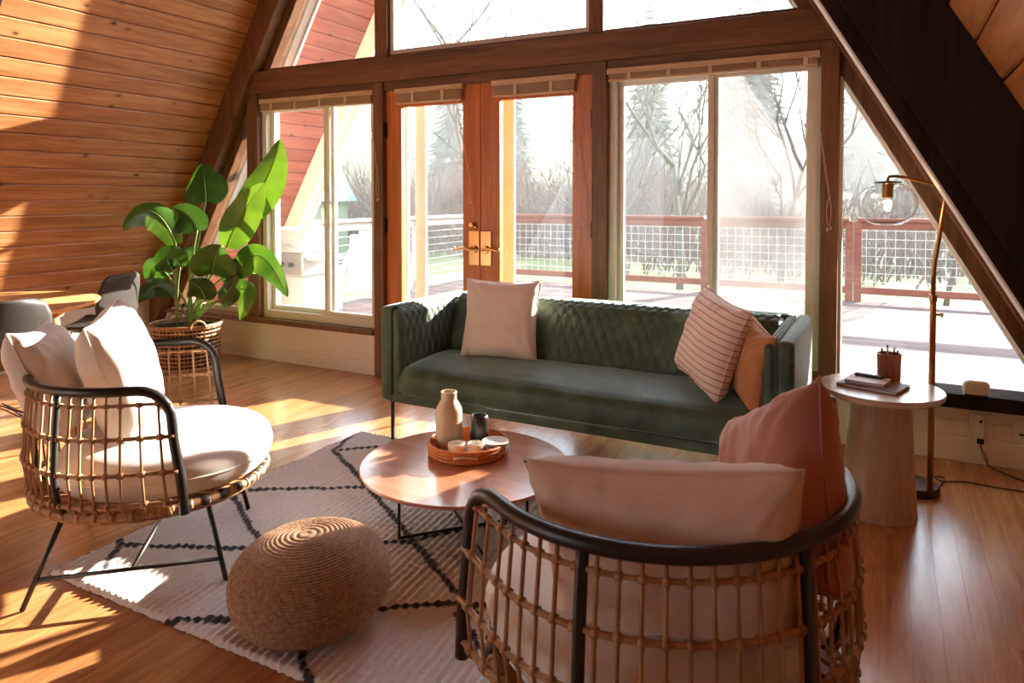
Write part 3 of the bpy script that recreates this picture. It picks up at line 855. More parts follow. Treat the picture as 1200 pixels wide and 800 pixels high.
    def cf(u, v):
        a = 2*PI*u; t = -PI/2+PI*v
        cx, sx = math.cos(a), math.sin(a)
        rx = .325 if cx < 0 else .372
        pw = lambda q, e: (abs(q)**e)*(1 if q > 0 else -1)
        k = abs(math.cos(t))**.42
        x = .035+rx*pw(cx, .88)*k; y = .355*pw(sx, .88)*k
        z = .386+.084*pw(math.sin(t), .72)
        z += .010*math.cos(min(1, math.hypot(x, y)/.36)*PI/2)*(1 if t > 0 else 0)
        z += .005*noise.noise(V((x*5, y*5, t)))*max(0, math.sin(t))
        return (x, y, z)
    cu.grid(cf, 80, 36, wrap_u=True)
    cu.build('seat_cushion', M['cushion_white'], c, smooth=True)
    pts = [cf(k/90, .5) for k in range(90)]
    MB().tube([(p[0]*1.0, p[1]*1.0, p[2]) for p in pts], .004, 6, closed=True).build('cushion_piping', M['cushion_white'], c, smooth=True)
    return c
ch1 = make_armchair('rattan basket armchair with bare white seat facing the windows, two cream pillows against its back')
ch1.location = (-2.35, 1.665, 0); ch1.rotation_euler = (0, 0, math.radians(41))
ch2 = copy_tree(ch1); ch2['label'] = 'rattan basket armchair seen from behind, holding a blush and a dusty pink pillow'
ch2.location = (-.432, 1.53, 0.0); ch2.rotation_euler = (0, 0, math.radians(146.6))
def loc2w(c, ang, x, y, z):
    a = math.radians(ang); return (c[0]+x*math.cos(a)-y*math.sin(a), c[1]+x*math.sin(a)+y*math.cos(a), z)
c1 = (-2.35, 1.665)
pillow('throw_pillow', 'cream pillow leaning furthest back in the sunlit rattan armchair', 'pillow', M['pillow_white'], .40, .17, loc2w(c1, 41, -.335, .03, .655), 46, 22, 4, seed=4)
pillow('throw_pillow', 'bright white pillow with peaked corner in front of the other on the sunlit armchair', 'pillow', M['pillow_white'], .45, .19, loc2w(c1, 41, -.10, 0.0, .68), 43, 15, -6, seed=5)
pillow('throw_pillow', 'wide blush linen pillow standing along the back of the foreground armchair', 'pillow', M['pillow_cream'], .53, .21, (-.37, 1.345, .625), -84, -14, -6.5, seed=6, h=.36)
pillow('throw_pillow', 'dusty pink velvet pillow with a peaked corner in the foreground armchair', 'pillow', M['pillow_pink'], .40, .17, (-.20, 1.60, .668), -147, 10, -29, seed=7)

# ------------------------------------------------------------------ side table and things on it
st_ = thing('side_table', 'round wood side table on a tapered drum pedestal beside the sofa', 'side table', (-.02, 3.29, 0))
MB().lathe([(.0001, 0), (.140, 0), (.142, .004), (.112, .492), (.0001, .492)], 64).build('pedestal', M['side_wood'], st_, smooth=False)
MB().lathe([(.0001, .492), (.225, .492), (.233, .500), (.235, .515), (.232, .520), (.0001, .520)], 72).build('tabletop', M['side_top'], st_, smooth=False)
def book(label, cx, cy, z, w, d, t, rot, cover):
    b = thing('book', label, 'book', (cx, cy, z), math.radians(rot), 'books on the side table')
    mb = MB(); mb.box(-w/2, w/2, -d/2, d/2, 0, .0025); mb.box(-w/2, w/2, -d/2, d/2, t-.0025, t); mb.box(-w/2, -w/2+.003, -d/2, d/2, .0025, t-.0025)
    mb.build('cover', cover, b)
    MB().box(-w/2+.003, w/2-.004, -d/2+.003, d/2-.003, .0025, t-.0025).build('pages', M['page'], b)
    return b
book('large mauve hardback lying flat, lowest on the side table', -.045, 3.275, .52, .23, .17, .014, -18, M['book_a'])
book('small pale hardback on top of the mauve book', -.065, 3.285, .534, .15, .12, .014, -12, M['book_b'])
o = MB().box(-.055, .055, -.018, .018, 0, .012).build('glasses_case', M['black_plastic'], None, bevel=.005, seg=3)
o.location = (-.06, 3.33, .548); o.rotation_euler = (0, 0, math.radians(-14)); tag(o, 'slim dark case lying on the topmost book', 'case')
pc = thing('pencil_cup', 'ribbed copper-brown pencil cup behind the books on the side table', 'pencil cup', (.012, 3.44, .520))
MB().lathe([(.0001, 0), (.041, 0), (.043, .003), (.046, .112), (.043, .113), (.040, .008), (.0001, .006)], 72, fn=lambda a, z: 1+.02*math.cos(a*18)).build('cup_body', M['copper'], pc, smooth=False)
pens = [M['black_plastic'], M['white_plastic'], plain('blue_pen', '3a5f8a', .4), M['black_plastic'], plain('red_pen', '8a2f2a', .4), M['white_plastic'], M['black_plastic']]
for k, pm in enumerate(pens):
    a = k*.9; o = MB().tube([(.012*math.cos(a), .012*math.sin(a), .008), (.032*math.cos(a), .034*math.sin(a), .128+.007*(k % 3))], .0036, 8).build('pen', pm, None)
    o.location = (.012, 3.44, .520)
    tag(o, 'pen standing in the copper-brown cup', 'pen', 'pens in the pencil cup')

# ------------------------------------------------------------------ floor lamp
lp = thing('floor_lamp', 'slim brass arc floor lamp with clear glass globe beside the side table', 'floor lamp', (.12, 3.60, 0))
MB().lathe([(.0001, 0), (.094, 0), (.097, .004), (.097, .034), (.093, .038), (.0001, .038)], 64).build('base', M['dark_brass'], lp)
px_, py_ = .055, -.07
MB().tube([(px_, py_, .038), (px_, py_, .87)], .0125, 14).build('pole', M['brass'], lp, smooth=True)
k = MB(); k.tube([(px_, py_, .855), (px_, py_, .885)], .0155, 14); k.build('collar', M['brass'], lp, smooth=False, bevel=.002)
k = MB(); k.tube([(px_+.012, py_-.004, .80), (px_+.03, py_-.01, .80)], .005, 8); k.tube([(px_+.028, py_-.009, .80), (px_+.036, py_-.012, .80)], .009, 10); k.build('knob', M['brass'], lp)
arm = [(px_, py_, .88), (px_, py_, .98), (px_+.003, py_, 1.02), (px_+.012, py_, 1.08), (px_+.04, py_, 1.29), (px_+.042, py_, 1.315), (px_+.035, py_, 1.335), (px_+.01, py_, 1.352), (px_-.11, py_, 1.385), (px_-.15, py_, 1.392), (px_-.172, py_, 1.39), (px_-.178, py_, 1.380), (px_-.178, py_, 1.365)]
MB().tube(arm, [.0095]*3+[.009]*2+[.0075]*3+[.0065]*5, 12).build('arm', M['brass'], lp, smooth=True)
gx = px_-.178
k = MB(); k.lathe([(.0001, 0), (.052, -.004), (.056, -.010), (.0001, -.012)], 32, (gx, py_, 1.372)); k.build('cap', M['dark_brass'], lp)
MB().lathe([(.0001, 1.362), (.020, 1.362), (.022, 1.355), (.022, 1.300), (.019, 1.296), (.0001, 1.296)], 24, (gx, py_, 0)).build('socket', M['brass'], lp)
# blown glass globe, open ring under the cap
def glass_mat(name, rough=0.0):
    m = bpy.data.materials.new(name); m.use_nodes = True; nt = m.node_tree; nt.nodes.clear()
    out = N(nt, 'ShaderNodeOutputMaterial'); tr = N(nt, 'ShaderNodeBsdfTransparent'); tr.inputs['Color'].default_value = (.95,.95,.95,1)
    gl = N(nt, 'ShaderNodeBsdfGlossy'); gl.inputs['Roughness'].default_value = .03
    lw = N(nt, 'ShaderNodeLayerWeight', i_Blend=.25); mr = N(nt, 'ShaderNodeMapRange'); mr.inputs['To Min'].default_value = .03; mr.inputs['To Max'].default_value = .75
    L(nt, lw.outputs['Facing'], mr.inputs['Value'])
    pw = N(nt, 'ShaderNodeMath', operation='POWER'); pw.inputs[1].default_value = 1.6; L(nt, mr.outputs[0], pw.inputs[0])
    ms = N(nt, 'ShaderNodeMixShader'); L(nt, pw.outputs[0], ms.inputs[0]); L(nt, tr.outputs[0], ms.inputs[1]); L(nt, gl.outputs[0], ms.inputs[2])
    L(nt, ms.outputs[0], out.inputs['Surface']); return m
M['globe'] = glass_mat('clear_globe')
def globe_prof(R, Hs, z0, t0, t1, n=26, t=.0018):
    out = []
    for i in range(n+1):
        a = t0+(t1-t0)*i/n; out.append((max(R*math.cos(a), .0003), z0+Hs*math.sin(a)))
    return out
g = MB(); g.lathe(globe_prof(.119, .105, 1.272, -PI/2+.001, 1.12), 64, (gx, py_, 0)); g.v[:] = g.v
go = MB()
pr_ = globe_prof(.119, .100, 1.270, -PI/2*.999, 1.10)
pr_ = [(r, max(z, 1.178)) for r, z in pr_]
vs = MB(); m_ = len(pr_); n_ = 64
def gfn(u, v):
    k = v*(m_-1); i = min(int(k), m_-2); f = k-i
    r = pr_[i][0]*(1-f)+pr_[i+1][0]*f; z = pr_[i][1]*(1-f)+pr_[i+1][1]*f
    return (gx+r*math.cos(2*PI*u), py_+r*math.sin(2*PI*u), z)
vs.grid(gfn, n_, m_*2, wrap_u=True)
gl_ = vs.build('globe_shade', M['globe'], lp, smooth=True)
sd_ = gl_.modifiers.new('solid', 'SOLIDIFY'); sd_.thickness = .0016
# bulb with glowing filament
def bfn(u, v):
    a = -PI/2+PI*v*.86; r = .034*math.cos(a); r = max(r, .0002); z = 1.256+.034*math.sin(a)
    if v > .93: r = .0145; z = 1.286+(v-.93)*.15
    return (gx+r*math.cos(2*PI*u), py_+r*math.sin(2*PI*u), z)
b_ = MB(); b_.grid(bfn, 32, 26, wrap_u=True); bo = b_.build('bulb', M['globe'], lp, smooth=True)
em, nt_e, be = newmat('filament'); be.inputs['Emission Color'].default_value = (1, .62, .28, 1); be.inputs['Emission Strength'].default_value = 60
f_ = MB(); fp = []
for i in range(40):
    t = i/39; a = t*2*PI*5
    fp.append((gx+.008*math.cos(a), py_+.008*math.sin(a), 1.275-.034*t))
f_.tube(fp, .0011, 5); f_.build('filament', em, bo)
lamp = bpy.data.lights.new('bulb_light', 'POINT'); lamp.energy = 2.5; lamp.color = (1, .68, .4); lamp.shadow_soft_size = .02
lo = bpy.data.objects.new('bulb_light', lamp); COL.objects.link(lo); lo.parent = lp; lo.location = (gx, py_, 1.256)

# ------------------------------------------------------------------ right-hand wall details
sp = thing('smart_speaker', 'rounded cream device with small marks lying on the right window sill', 'speaker', (.385, YW-.06, .345), math.radians(0))
q = MB()
def rbx(u, v):
    a = 2*PI*u; t = -PI/2+PI*v; pw = lambda s, e: (abs(s)**e)*(1 if s > 0 else -1)
    return (.056*pw(math.cos(a), .5)*abs(math.cos(t))**.5, .022*pw(math.sin(t), .8), .038+.036*pw(math.sin(a), .6)*abs(math.cos(t))**.5)
q.grid(rbx, 48, 24, wrap_u=True); recalc(q.build('body', M['white_plastic'], sp, smooth=True))
gmk = plain('grey_mark', '8d7d6f', .5)
for (a, b) in ((-.012, .048), (-.008, .032), (.006, .028), (.034, .040)):
    MB().box(a-.003, a+.003, -.0235, -.021, b-.002, b+.002).build('button', gmk, sp)
MB().box(-.05, .05, -.02, .03, -.004, .006).build('foot', M['dark_brass'], sp, bevel=.002)
# outlet with a plugged-in night light and its cord
ol = thing('wall_outlet', 'cream wall outlet behind the plugged-in white adapter', 'outlet', (.408, YW-.006, .19))
MB().box(-.045, .045, -.006, 0, -.09, .055).build('outlet_plate', M['cream_wall'], ol, bevel=.002)
ol2 = thing('wall_outlet', 'blank cream outlet plate at the right end of the baseboard', 'outlet', (.60, YW-.006, .17))
MB().box(-.06, .05, -.006, 0, -.05, .06).build('outlet_plate', M['cream_wall'], ol2, bevel=.002)
MB().box(-.035, -.015, -.009, -.006, -.005, .005).build('socket_slot', M['black_plastic'], ol2)
ad = thing('plug_adapter', 'slim white adapter plugged into the outlet below the window sill', 'adapter', (.408, YW-.012, .175))
MB().box(-.02, .02, -.03, 0, -.055, .075).build('adapter_body', M['white_plastic'], ad, bevel=.005, seg=3)
MB().lathe([(.0001, 0), (.007, 0), (.007, .003), (.0001, .003)], 16).build('button', M['black_plastic'], ad)
bt = [c for c in ad.children if c.name.startswith('button')][0]; bt.rotation_euler = (PI/2, 0, 0); bt.location = (0, -.030, .042)
cb = thing('power_cord', 'black power cord running from the adapter across the floor', 'cord', (.408, YW-.04, 0))
cord = [(.0, 0, .125), (.002, -.002, .10), (.01, -.01, .07), (.02, -.02, .04), (.035, -.03, .015), (.07, -.05, .006), (.12, -.10, .004), (.2, -.16, .004), (.3, -.20, .004), (.27, -.26, .004), (.2, -.24, .004), (.22, -.19, .006), (.28, -.23, .004), (.2, -.27, .004), (.05, -.28, .004), (-.08, -.27, .004), (-.17, -.31, .004), (-.20, -.28, .008), (-.165, -.26, .004), (-.175, -.34, .004), (-.20, -.42, .004), (-.215, -.455, .004)]
def smooth_path(P, k=6):
    P = [V(p) for p in P]; out = []
    for i in range(len(P)-1):
        p0, p1, p2, p3 = P[max(i-1, 0)], P[i], P[i+1], P[min(i+2, len(P)-1)]
        for j in range(k):
            t = j/k
            out.append(.5*((2*p1)+(-p0+p2)*t+(2*p0-5*p1+4*p2-p3)*t*t+(-p0+3*p1-3*p2+p3)*t**3))
    out.append(P[-1]); return out
MB().tube(smooth_path(cord), .0032, 6).build('cord_line', M['cable'], cb, smooth=True)
MB().box(-.014, .014, -.012, .008, .110, .135).build('plug', M['cable'], cb, bevel=.003)
MB().tube([(.012, -.013, .075), (.026, -.024, .035)], .0085, 8).build('cord_tag', M['copper'], cb)

# ------------------------------------------------------------------ dining corner
dt = thing('dining_table', 'round pale wood dining table by the sloping board wall', 'dining table', (-4.48, 2.18, 0))
DZ = .70
MB().lathe([(.0001, DZ-.03), (.50, DZ-.03), (.53, DZ-.018), (.54, DZ-.004), (.537, DZ), (.0001, DZ)], 80).build('tabletop', M['light_wood'], dt)
for k in range(4):
    a = math.radians(30+90*k)
    MB().tube([(.33*math.cos(a), .33*math.sin(a), DZ-.03), (.44*math.cos(a), .44*math.sin(a), 0)], [.034, .019], 16).build('leg', M['light_wood'], dt, smooth=True)
MB().lathe([(.33, DZ-.09), (.35, DZ-.09), (.35, DZ-.03), (.33, DZ-.03)], 48).build('apron', M['light_wood'], dt)
def make_shell_chair(label, loc, ang):
    c = thing('shell_chair', label, 'dining chair', loc, math.radians(ang), 'black shell chairs at the dining table')
    # moulded shell: seat flows up into a curved back (local x = facing)
    prof = [(.23, .425), (.21, .440), (.15, .438), (.05, .425), (-.06, .420), (-.13, .435), (-.175, .48), (-.20, .54), (-.215, .62), (-.23, .70), (-.243, .765), (-.25, .79)]
    wid = [.19, .215, .23, .232, .225, .215, .215, .225, .228, .222, .195, .14]
    s = MB()
    def sf(u, v):
        k = v*(len(prof)-1); i = min(int(k), len(prof)-2); f = k-i
        x = prof[i][0]*(1-f)+prof[i+1][0]*f; z = prof[i][1]*(1-f)+prof[i+1][1]*f; w = wid[i]*(1-f)+wid[i+1]*f
        a = 2*u-1
        back = max(0, min(1, (v-.45)/.25))
        return (x+.055*a*a*back, a*w, z+(.035*a*a*(1-back) if v > .08 else .01*a*a))
    s.grid(sf, 30, 44)
    o = s.build('shell', M['shell'], c, smooth=True)
    m = o.modifiers.new('solid', 'SOLIDIFY'); m.thickness = .007
    edge = [sf(0, i/40) for i in range(41)]+[sf(i/16, 1) for i in range(1, 17)]+[sf(1, 1-i/40) for i in range(1, 41)]
    MB().tube(edge, .0052, 6).build('shell_edge', M['shell'], c, smooth=True)
    for sx in (-1, 1):
        for sy in (-1, 1):
            w = MB(); foot = V((sx*.19, sy*.20, .004))
            w.tube([V((sx*.10, sy*.09, .418)), foot], .0045, 6); w.tube([V((sx*.02, sy*.12, .415)), foot], .0045, 6)
            w.build('wire_leg', M['black_metal'], c)
    w = MB()
    for sy in (-1, 1):
        w.tube([(.16, sy*.17, .12), (-.09, sy*.0+sy*.02, .26), (-.16, sy*.17, .12)], .0035, 6)
        w.tube([(sy*.16, .17, .12), (sy*.02, 0, .24), (sy*.16, -.17, .12)], .0035, 6)
    w.box(-.12, .12, -.1, -.09, .412, .42); w.box(-.12, .12, .09, .1, .412, .42)
    w.build('wire_brace', M['black_metal'], c)
    return c
make_shell_chair('black shell chair with wire legs, its back turned to the sunlit armchair', (-4.04, 1.97, 0), 163)
s2 = make_shell_chair('black shell chair seen edge-on between the dining table and the potted plant', (-4.68, 2.90, 0), 205)

# ------------------------------------------------------------------ potted plant
PX, PY = -4.76, 3.66
pl = thing('potted_plant', 'tall bird of paradise plant in a woven cane basket by the corner window', 'plant', (PX, PY, 0))
bk = MB()
NH, NV = 52, 11
def br(z): return .225+.03*z/.34
for k in range(NH):
    a = 2*PI*k/NH
    bk.tube([((br(z)+.002*math.sin(z*70+k*PI))*math.cos(a), (br(z)+.002*math.sin(z*70+k*PI))*math.sin(a), z) for z in [.01+.32*i/16 for i in range(17)]], .0055, 5, flat=.45)
for j in range(NV):
    z = .018+.30*j/(NV-1)
    bk.tube([((br(z)+.003*(-1)**k)*math.cos(2*PI*k/NH), (br(z)+.003*(-1)**k)*math.sin(2*PI*k/NH), z) for k in range(NH)], .0085, 6, closed=True, flat=.5)
bk.tube([(.257*math.cos(2*PI*k/48), .257*math.sin(2*PI*k/48), .335) for k in range(48)], .011, 8, closed=True)
bk.tube([(.232*math.cos(2*PI*k/48), .232*math.sin(2*PI*k/48), .010) for k in range(48)], .010, 8, closed=True)
basket = bk.build('basket', M['rattan'], pl, smooth=True)
MB().lathe([(.0001, .004), (.20, .004), (.228, .31), (.222, .31), (.0001, .29)], 48).build('inner_pot', M['soil'], basket)
for a in (160, -20):
    ca, sa = math.cos(math.radians(a)), math.sin(math.radians(a))
    q = []
    for k in range(13):
        t = PI*k/12; w_ = .055*math.cos(t); h_ = .055*math.sin(t)
        q.append((.262*ca-w_*sa, .262*sa+w_*ca, .325+h_))
    MB().tube(q, .009, 8).build('basket_handle', M['rattan'], basket, smooth=True)
leaves = [
    ((-4.228,3.700,1.168), (-3.918,3.680,1.397), (-3.699,3.600,1.704), 0.105),
    ((-4.240,3.600,0.935), (-4.048,3.550,1.156), (-3.689,3.450,1.397), 0.100),
    ((-4.637,3.750,1.267), (-4.706,3.800,1.426), (-4.805,3.850,1.563), 0.130),
    ((-4.421,3.500,1.059), (-4.438,3.450,1.171), (-4.488,3.350,1.227), 0.100),
    ((-4.589,3.450,0.958), (-4.711,3.350,1.244), (-4.907,3.250,1.059), 0.085),
    ((-4.546,3.450,0.792), (-4.571,3.380,0.889), (-4.603,3.300,0.772), 0.080),
    ((-4.204,3.450,0.759), (-4.115,3.400,0.893), (-4.087,3.420,0.969), 0.120),
    ((-4.186,3.500,0.713), (-4.064,3.500,0.791), (-3.965,3.480,0.845), 0.075),
    ((-4.199,3.380,0.582), (-4.158,3.320,0.674), (-4.188,3.250,0.738), 0.075),
    ((-4.103,3.600,0.744), (-3.951,3.650,0.930), (-3.721,3.680,0.599), 0.085),
    ((-4.206,3.500,0.566), (-4.101,3.500,0.633), (-4.006,3.500,0.758), 0.060),
    ((-4.165,3.600,0.611), (-4.049,3.620,0.647), (-4.107,3.600,0.412), 0.06),
    ((-4.768,3.550,0.560), (-4.894,3.500,0.649), (-4.994,3.400,0.499), 0.060),
    ((-5.027,3.700,0.687), (-5.191,3.700,0.775), (-5.258,3.700,0.607), 0.070),
    ((-4.637,3.600,0.781), (-4.598,3.600,0.860), (-4.486,3.600,0.845), 0.080),
]
CAM = V((0, 0, 1.3))
for k, (a, c, b, w) in enumerate(leaves):
    a, c, b = V(a), V(c), V(b)
    # the control point is pushed out so the curve passes near the middle point
    ctl = c*2-(a+b)*.5 if False else c+(c-(a+b)*.5)*.6
    def bez(t): return a*(1-t)**2+ctl*2*t*(1-t)+b*t*t
    def tan(t): return ((ctl-a)*2*(1-t)+(b-ctl)*2*t).normalized()
    rr = random.Random(40+k)
    ref = V((.76+rr.uniform(-.35, .25), -.65+rr.uniform(-.3, .2), rr.uniform(-.1, .45))).normalized()    # leaf face roughly towards the room
    lf = MB()
    def lfn(u, v):
        p = bez(v); t = tan(v); side = t.cross(ref).normalized(); nn = side.cross(t).normalized()
        ww = w*1.45*(math.sin(PI*min(1, v*.93+.07))**.62)*(1-.25*v)*.98
        q = 2*u-1
        fold = .30*abs(q)**1.0*ww + .010*math.sin(v*9+k)*abs(q)**2 + .003*math.sin(v*31+k*2)*abs(q)**3
        return p+side*(q*ww)+nn*(fold*(-1 if k % 3 else 1))+V((0, 0, -.18*ww*q*q))
    lf.grid(lfn, 13, 34)
    off = V((-PX, -PY, 0))
    lf.v = [tuple(V(p)+off) for p in lf.v]
    lo_ = lf.build('leaf', M['leaf'], pl, smooth=True)
    rib_ = MB(); rib_.tube([bez(t/14)+off for t in range(15)], [.006*(1-t/16) for t in range(15)], 6); rib_.build('midrib', M['stem'], lo_, smooth=True)
    root = V((PX+rr.uniform(-.07, .09), PY+rr.uniform(-.07, .07), .28))
    mid_ = (root+a)*.5+V((-(a.x-root.x)*.18, 0, .03)); 
    stp = [root*(1-t)**2+mid_*2*t*(1-t)+a*t*t+off for t in [i/12 for i in range(13)]]
    stm = MB(); stm.tube(stp, [.0115-.0055*i/12 for i in range(13)], 8); stm.build('stem', M['stem'], pl, smooth=True)

# ------------------------------------------------------------------ outside: deck, rails, garden
dk = MB(); y = YW+.2; 
while y < 10.3:
    x = -6.2
    while x < 6:
        l = 2.4+rnd.random()*1.8
        dk.box(x+.001, min(x+l, 6)-.001, y, min(y+.138, 10.3), -.09, -.05); x += l
    y += .144
structure(dk.build('floor_deck', M['deck']))
structure(MB().box(-6.2, 6, YW+.15, 10.3, -.2, -.1).build('floor_deck_frame', M['rafter_dark']))
def railing(p0, p1, mat, label, post_step, cable=True, H=1.08):
    p0, p1 = V((*p0, 0)), V((*p1, 0)); d = p1-p0; Ln = d.length; ang = math.atan2(d.y, d.x)
    r = thing('deck_railing', label, 'railing', (p0.x, p0.y, -.05), ang)
    MB().box(0, Ln, -.07, .07, H-.04, H).build('top_rail', mat, r, bevel=.005)
    MB().box(0, Ln, -.02, .02, H-.14, H-.045).build('upper_rail', mat, r, bevel=.004)
    MB().box(0, Ln, -.02, .02, .10, .19).build('lower_rail', mat, r, bevel=.004)
    n = max(1, round(Ln/post_step))
    for i in range(n+1):
        x = Ln*i/n
        MB().box(x-.045, x+.045, -.045, .045, 0, H-.04).build('post', mat, r, bevel=.004)
    w = MB(); z = .26
    while z < H-.16: w.tube([(0, 0, z), (Ln, 0, z)], .0022, 4); z += .10 if cable else .11
    if not cable:
        x = .1
        while x < Ln: w.tube([(x, 0, .19), (x, 0, H-.14)], .0018, 4); x += .11
    w.build('wire_mesh', M['white_ext'], r)
    return r
M['rail_white'] = plain('sunlit_pale_rail', 'a8a098', .6)  # pale tone puts the sunlight on the left rail into its colour
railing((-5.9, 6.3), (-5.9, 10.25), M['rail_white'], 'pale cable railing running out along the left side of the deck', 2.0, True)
railing((-5.8, 10.25), (-2.30, 10.25), M['rail'], 'red stained railing with wire mesh at the far deck edge beyond the doors', 3.5, False)
railing((-2.20, 10.25), (-.44, 10.25), M['rail'], 'red stained railing section seen hazily through the screened window', 1.76, False)
railing((-.34, 10.25), (4.6, 10.25), M['rail'], 'long red stained railing seen through the slanted window by the lamp', 2.5, False)

# barbecue grill
M['enamel'] = plain('grey_enamel', 'b0aba4', .5)
gr = thing('barbecue_grill', 'white and steel gas grill on the deck outside the left window', 'grill', (-4.72, 4.78, -.05))
M['steel'] = plain('steel', 'b9b6b2', .35, .8)
MB().box(-.20, .22, -.14, .18, .12, .66).build('cabinet', M['enamel'], gr, bevel=.01)
MB().box(-.24, .24, -.17, .19, .66, .86).build('firebox', M['steel'], gr, bevel=.01)
lid = MB(); lid.prism([(0, -.18, .865), (0, -.17, .98), (0, -.10, 1.06), (0, .08, 1.08), (0, .18, 1.0), (0, .19, .865)], (-.24, 0, 0), (.24, 0, 0)); recalc(lid.build('lid', M['enamel'], gr, bevel=.01))
MB().tube([(-.17, -.2, .93), (-.17, -.225, .93), (.17, -.225, .93), (.17, -.2, .93)], .009, 8).build('lid_handle', M['steel'], gr)
MB().box(.245, .44, -.14, .16, .80, .83).build('side_shelf', M['enamel'], gr, bevel=.005)
for x in (-.12, 0, .12): MB().tube([(x, -.17, .76), (x, -.20, .76)], .022, 12).build('knob', M['black_plastic'], gr)
for x in (-.17, .19):
    for y in (-.1, .14): MB().tube([(x-.015, y, .04), (x+.015, y, .04)], .04, 14).build('wheel', M['black_plastic'], gr)
    MB().box(x-.008, x+.008, -.11, .15, .04, .12).build('axle_bracket', M['steel'], gr)

# adirondack chair
ac = thing('adirondack_chair', 'white wooden adirondack chair on the deck beyond the grill', 'garden chair', (-5.0, 6.05, -.05), math.radians(-60))
for k in range(5):
    y = -.2+.1*k; h = .95-.05*abs(k-2)
    Mx = Matrix.Translation(V((-.28, y, .22))) @ Matrix.Rotation(math.radians(-22), 4, 'Y')
    MB().box(-.01, .01, -.045, .045, 0, h-.1, Mx).build('back_slat', M['white_ext'], ac, bevel=.004)
for k in range(5):
    x = -.22+.11*k
    MB().box(x, x+.095, -.25, .25, .26+.028*k, .28+.028*k).build('seat_slat', M['white_ext'], ac, bevel=.004)
for sy in (-1, 1):
    MB().box(-.36, .36, sy*.33-.06, sy*.33+.06, .56, .585).build('armrest', M['white_ext'], ac, bevel=.006)
    MB().box(.27, .31, sy*.30-.045, sy*.30+.045, 0, .56).build('leg', M['white_ext'], ac, bevel=.004)
    Mx = Matrix.Translation(V((.28, sy*.27, .38))) @ Matrix.Rotation(math.radians(22), 4, 'Y')
    MB().box(-.95, .02, -.012, .012, -.10, 0, Mx).build('leg', M['white_ext'], ac, bevel=.004)
    MB().box(-.34, -.31, sy*.33-.03, sy*.33+.03, .1, .56).build('arm_support', M['white_ext'], ac)

# string bulbs under the barge rafter
for k, (x, y, z) in enumerate(((-4.36, 5.36, 1.90),)):
    b = thing('string_bulb', 'single clear bulb hanging from the porch edge outside the left window', 'light bulb', (x, y, z))
    MB().tube([(0, 0, .03), (0, 0, .32)], .003, 5).build('wire', M['cable'], b)
    MB().lathe([(.0001, -.055), (.02, -.048), (.03, -.025), (.026, 0), (.014, .018), (.014, .04), (.0001, .04)], 16).build('bulb_glass', M['white_frame'], b, smooth=True)

def ground_mat():
    m, nt, b = newmat('lawn')
    n = N(nt, 'ShaderNodeTexNoise', i_Scale=.35, i_Detail=6.0); L(nt, coords(nt), n.inputs['Vector'])
    L(nt, ramp(nt, n.outputs['Fac'], [(.35, lin('525c38')), (.52, lin('6a7448')), (.7, lin('7a6e56'))]), b.inputs['Base Color'])
    b.inputs['Roughness'].default_value = 1; return m
def groundz(x, y):
    d = math.hypot(x, y)
    hill = max(0, (d-42))*.16
    lefty = max(0, -x-18)*.10
    return -.75 + max(0, y-16)*-.02*(1 if x > -4 else 0) + hill+lefty+.25*noise.noise(V((x*.09, y*.09, 0)))
gm_ = MB()
gm_.grid(lambda u, v: (-120+200*u, 4.0+130*v, groundz(-120+200*u, 4.0+130*v)), 90, 70)
structure(gm_.build('ground', ground_mat(), None, smooth=True))

M['bark'] = plain('grey_bark', '54493f', .9)
M['bark_pale'] = plain('mossy_bark', '5e5c50', .9)
M['twig'] = plain('brown_twigs', '67574c', .95)
M['conifer'] = plain('dark_needles', '3f5244', .95)
def bare_tree(label, x, y, h, seed, mat, group=None, levels=5, lean=0.0):
    r = random.Random(seed); z0 = groundz(x, y)-.1
    t = thing('bare_tree', label, 'tree', (x, y, z0), 0, group)
    trunk = MB(); br_ = MB()
    def grow(p, d, ln, rad, lv):
        pts = [p]; q = p; dd = d.copy(); n = 4
        for i in range(n):
            dd = (dd+V((r.uniform(-.16, .16), r.uniform(-.16, .16), r.uniform(-.02, .12)))).normalized()
            q = q+dd*ln/n; pts.append(q)
        (trunk if lv == 0 else br_).tube(pts, [rad*(1-.45*i/n) for i in range(n+1)], 6 if lv < 2 else 4)
        if lv < levels:
            k = 3 if lv else 5
            for j in range(k):
                f = r.uniform(.4, 1.0) if j else 1.0
                base = pts[min(n, int(f*n))]
                ax = V((r.uniform(-1, 1), r.uniform(-1, 1), r.uniform(-.1, .5)))
                nd = (dd*.75+ax*(.65)).normalized()
                grow(base, nd, ln*r.uniform(.58, .8), rad*(.5 if j else .6), lv+1)
    grow(V((0, 0, 0)), V((lean, 0, 1)).normalized(), h*.34, h*.011, 0)
    trunk.build('trunk', mat, t, smooth=True); br_.build('branches', mat, t, smooth=True)
    return t
bare_tree('mossy bare tree with several trunks beyond the railing, seen through the wide window', -5.6, 16.5, 8.5, 3, M['bark_pale'])
bare_tree('tall bare tree with twisted limbs seen beside the window mullion', -3.9, 15.0, 8.0, 12, M['bark_pale'], lean=.08)
bare_tree('bare tree reaching a long branch into the hazy right half of the wide window', -2.2, 17.5, 8.0, 8, M['bark'], lean=.15)
bare_tree('bare tree whose crown fills the middle transom above the doors', -11.5, 20, 13.5, 21, M['bark'])
bare_tree('small bare tree spreading behind the railing below the lamp globe', .9, 14.5, 4.6, 5, M['bark'], lean=.1)
bare_tree('small leaning bare tree at the slanted window corner', 2.2, 15.5, 4.2, 17, M['bark'])
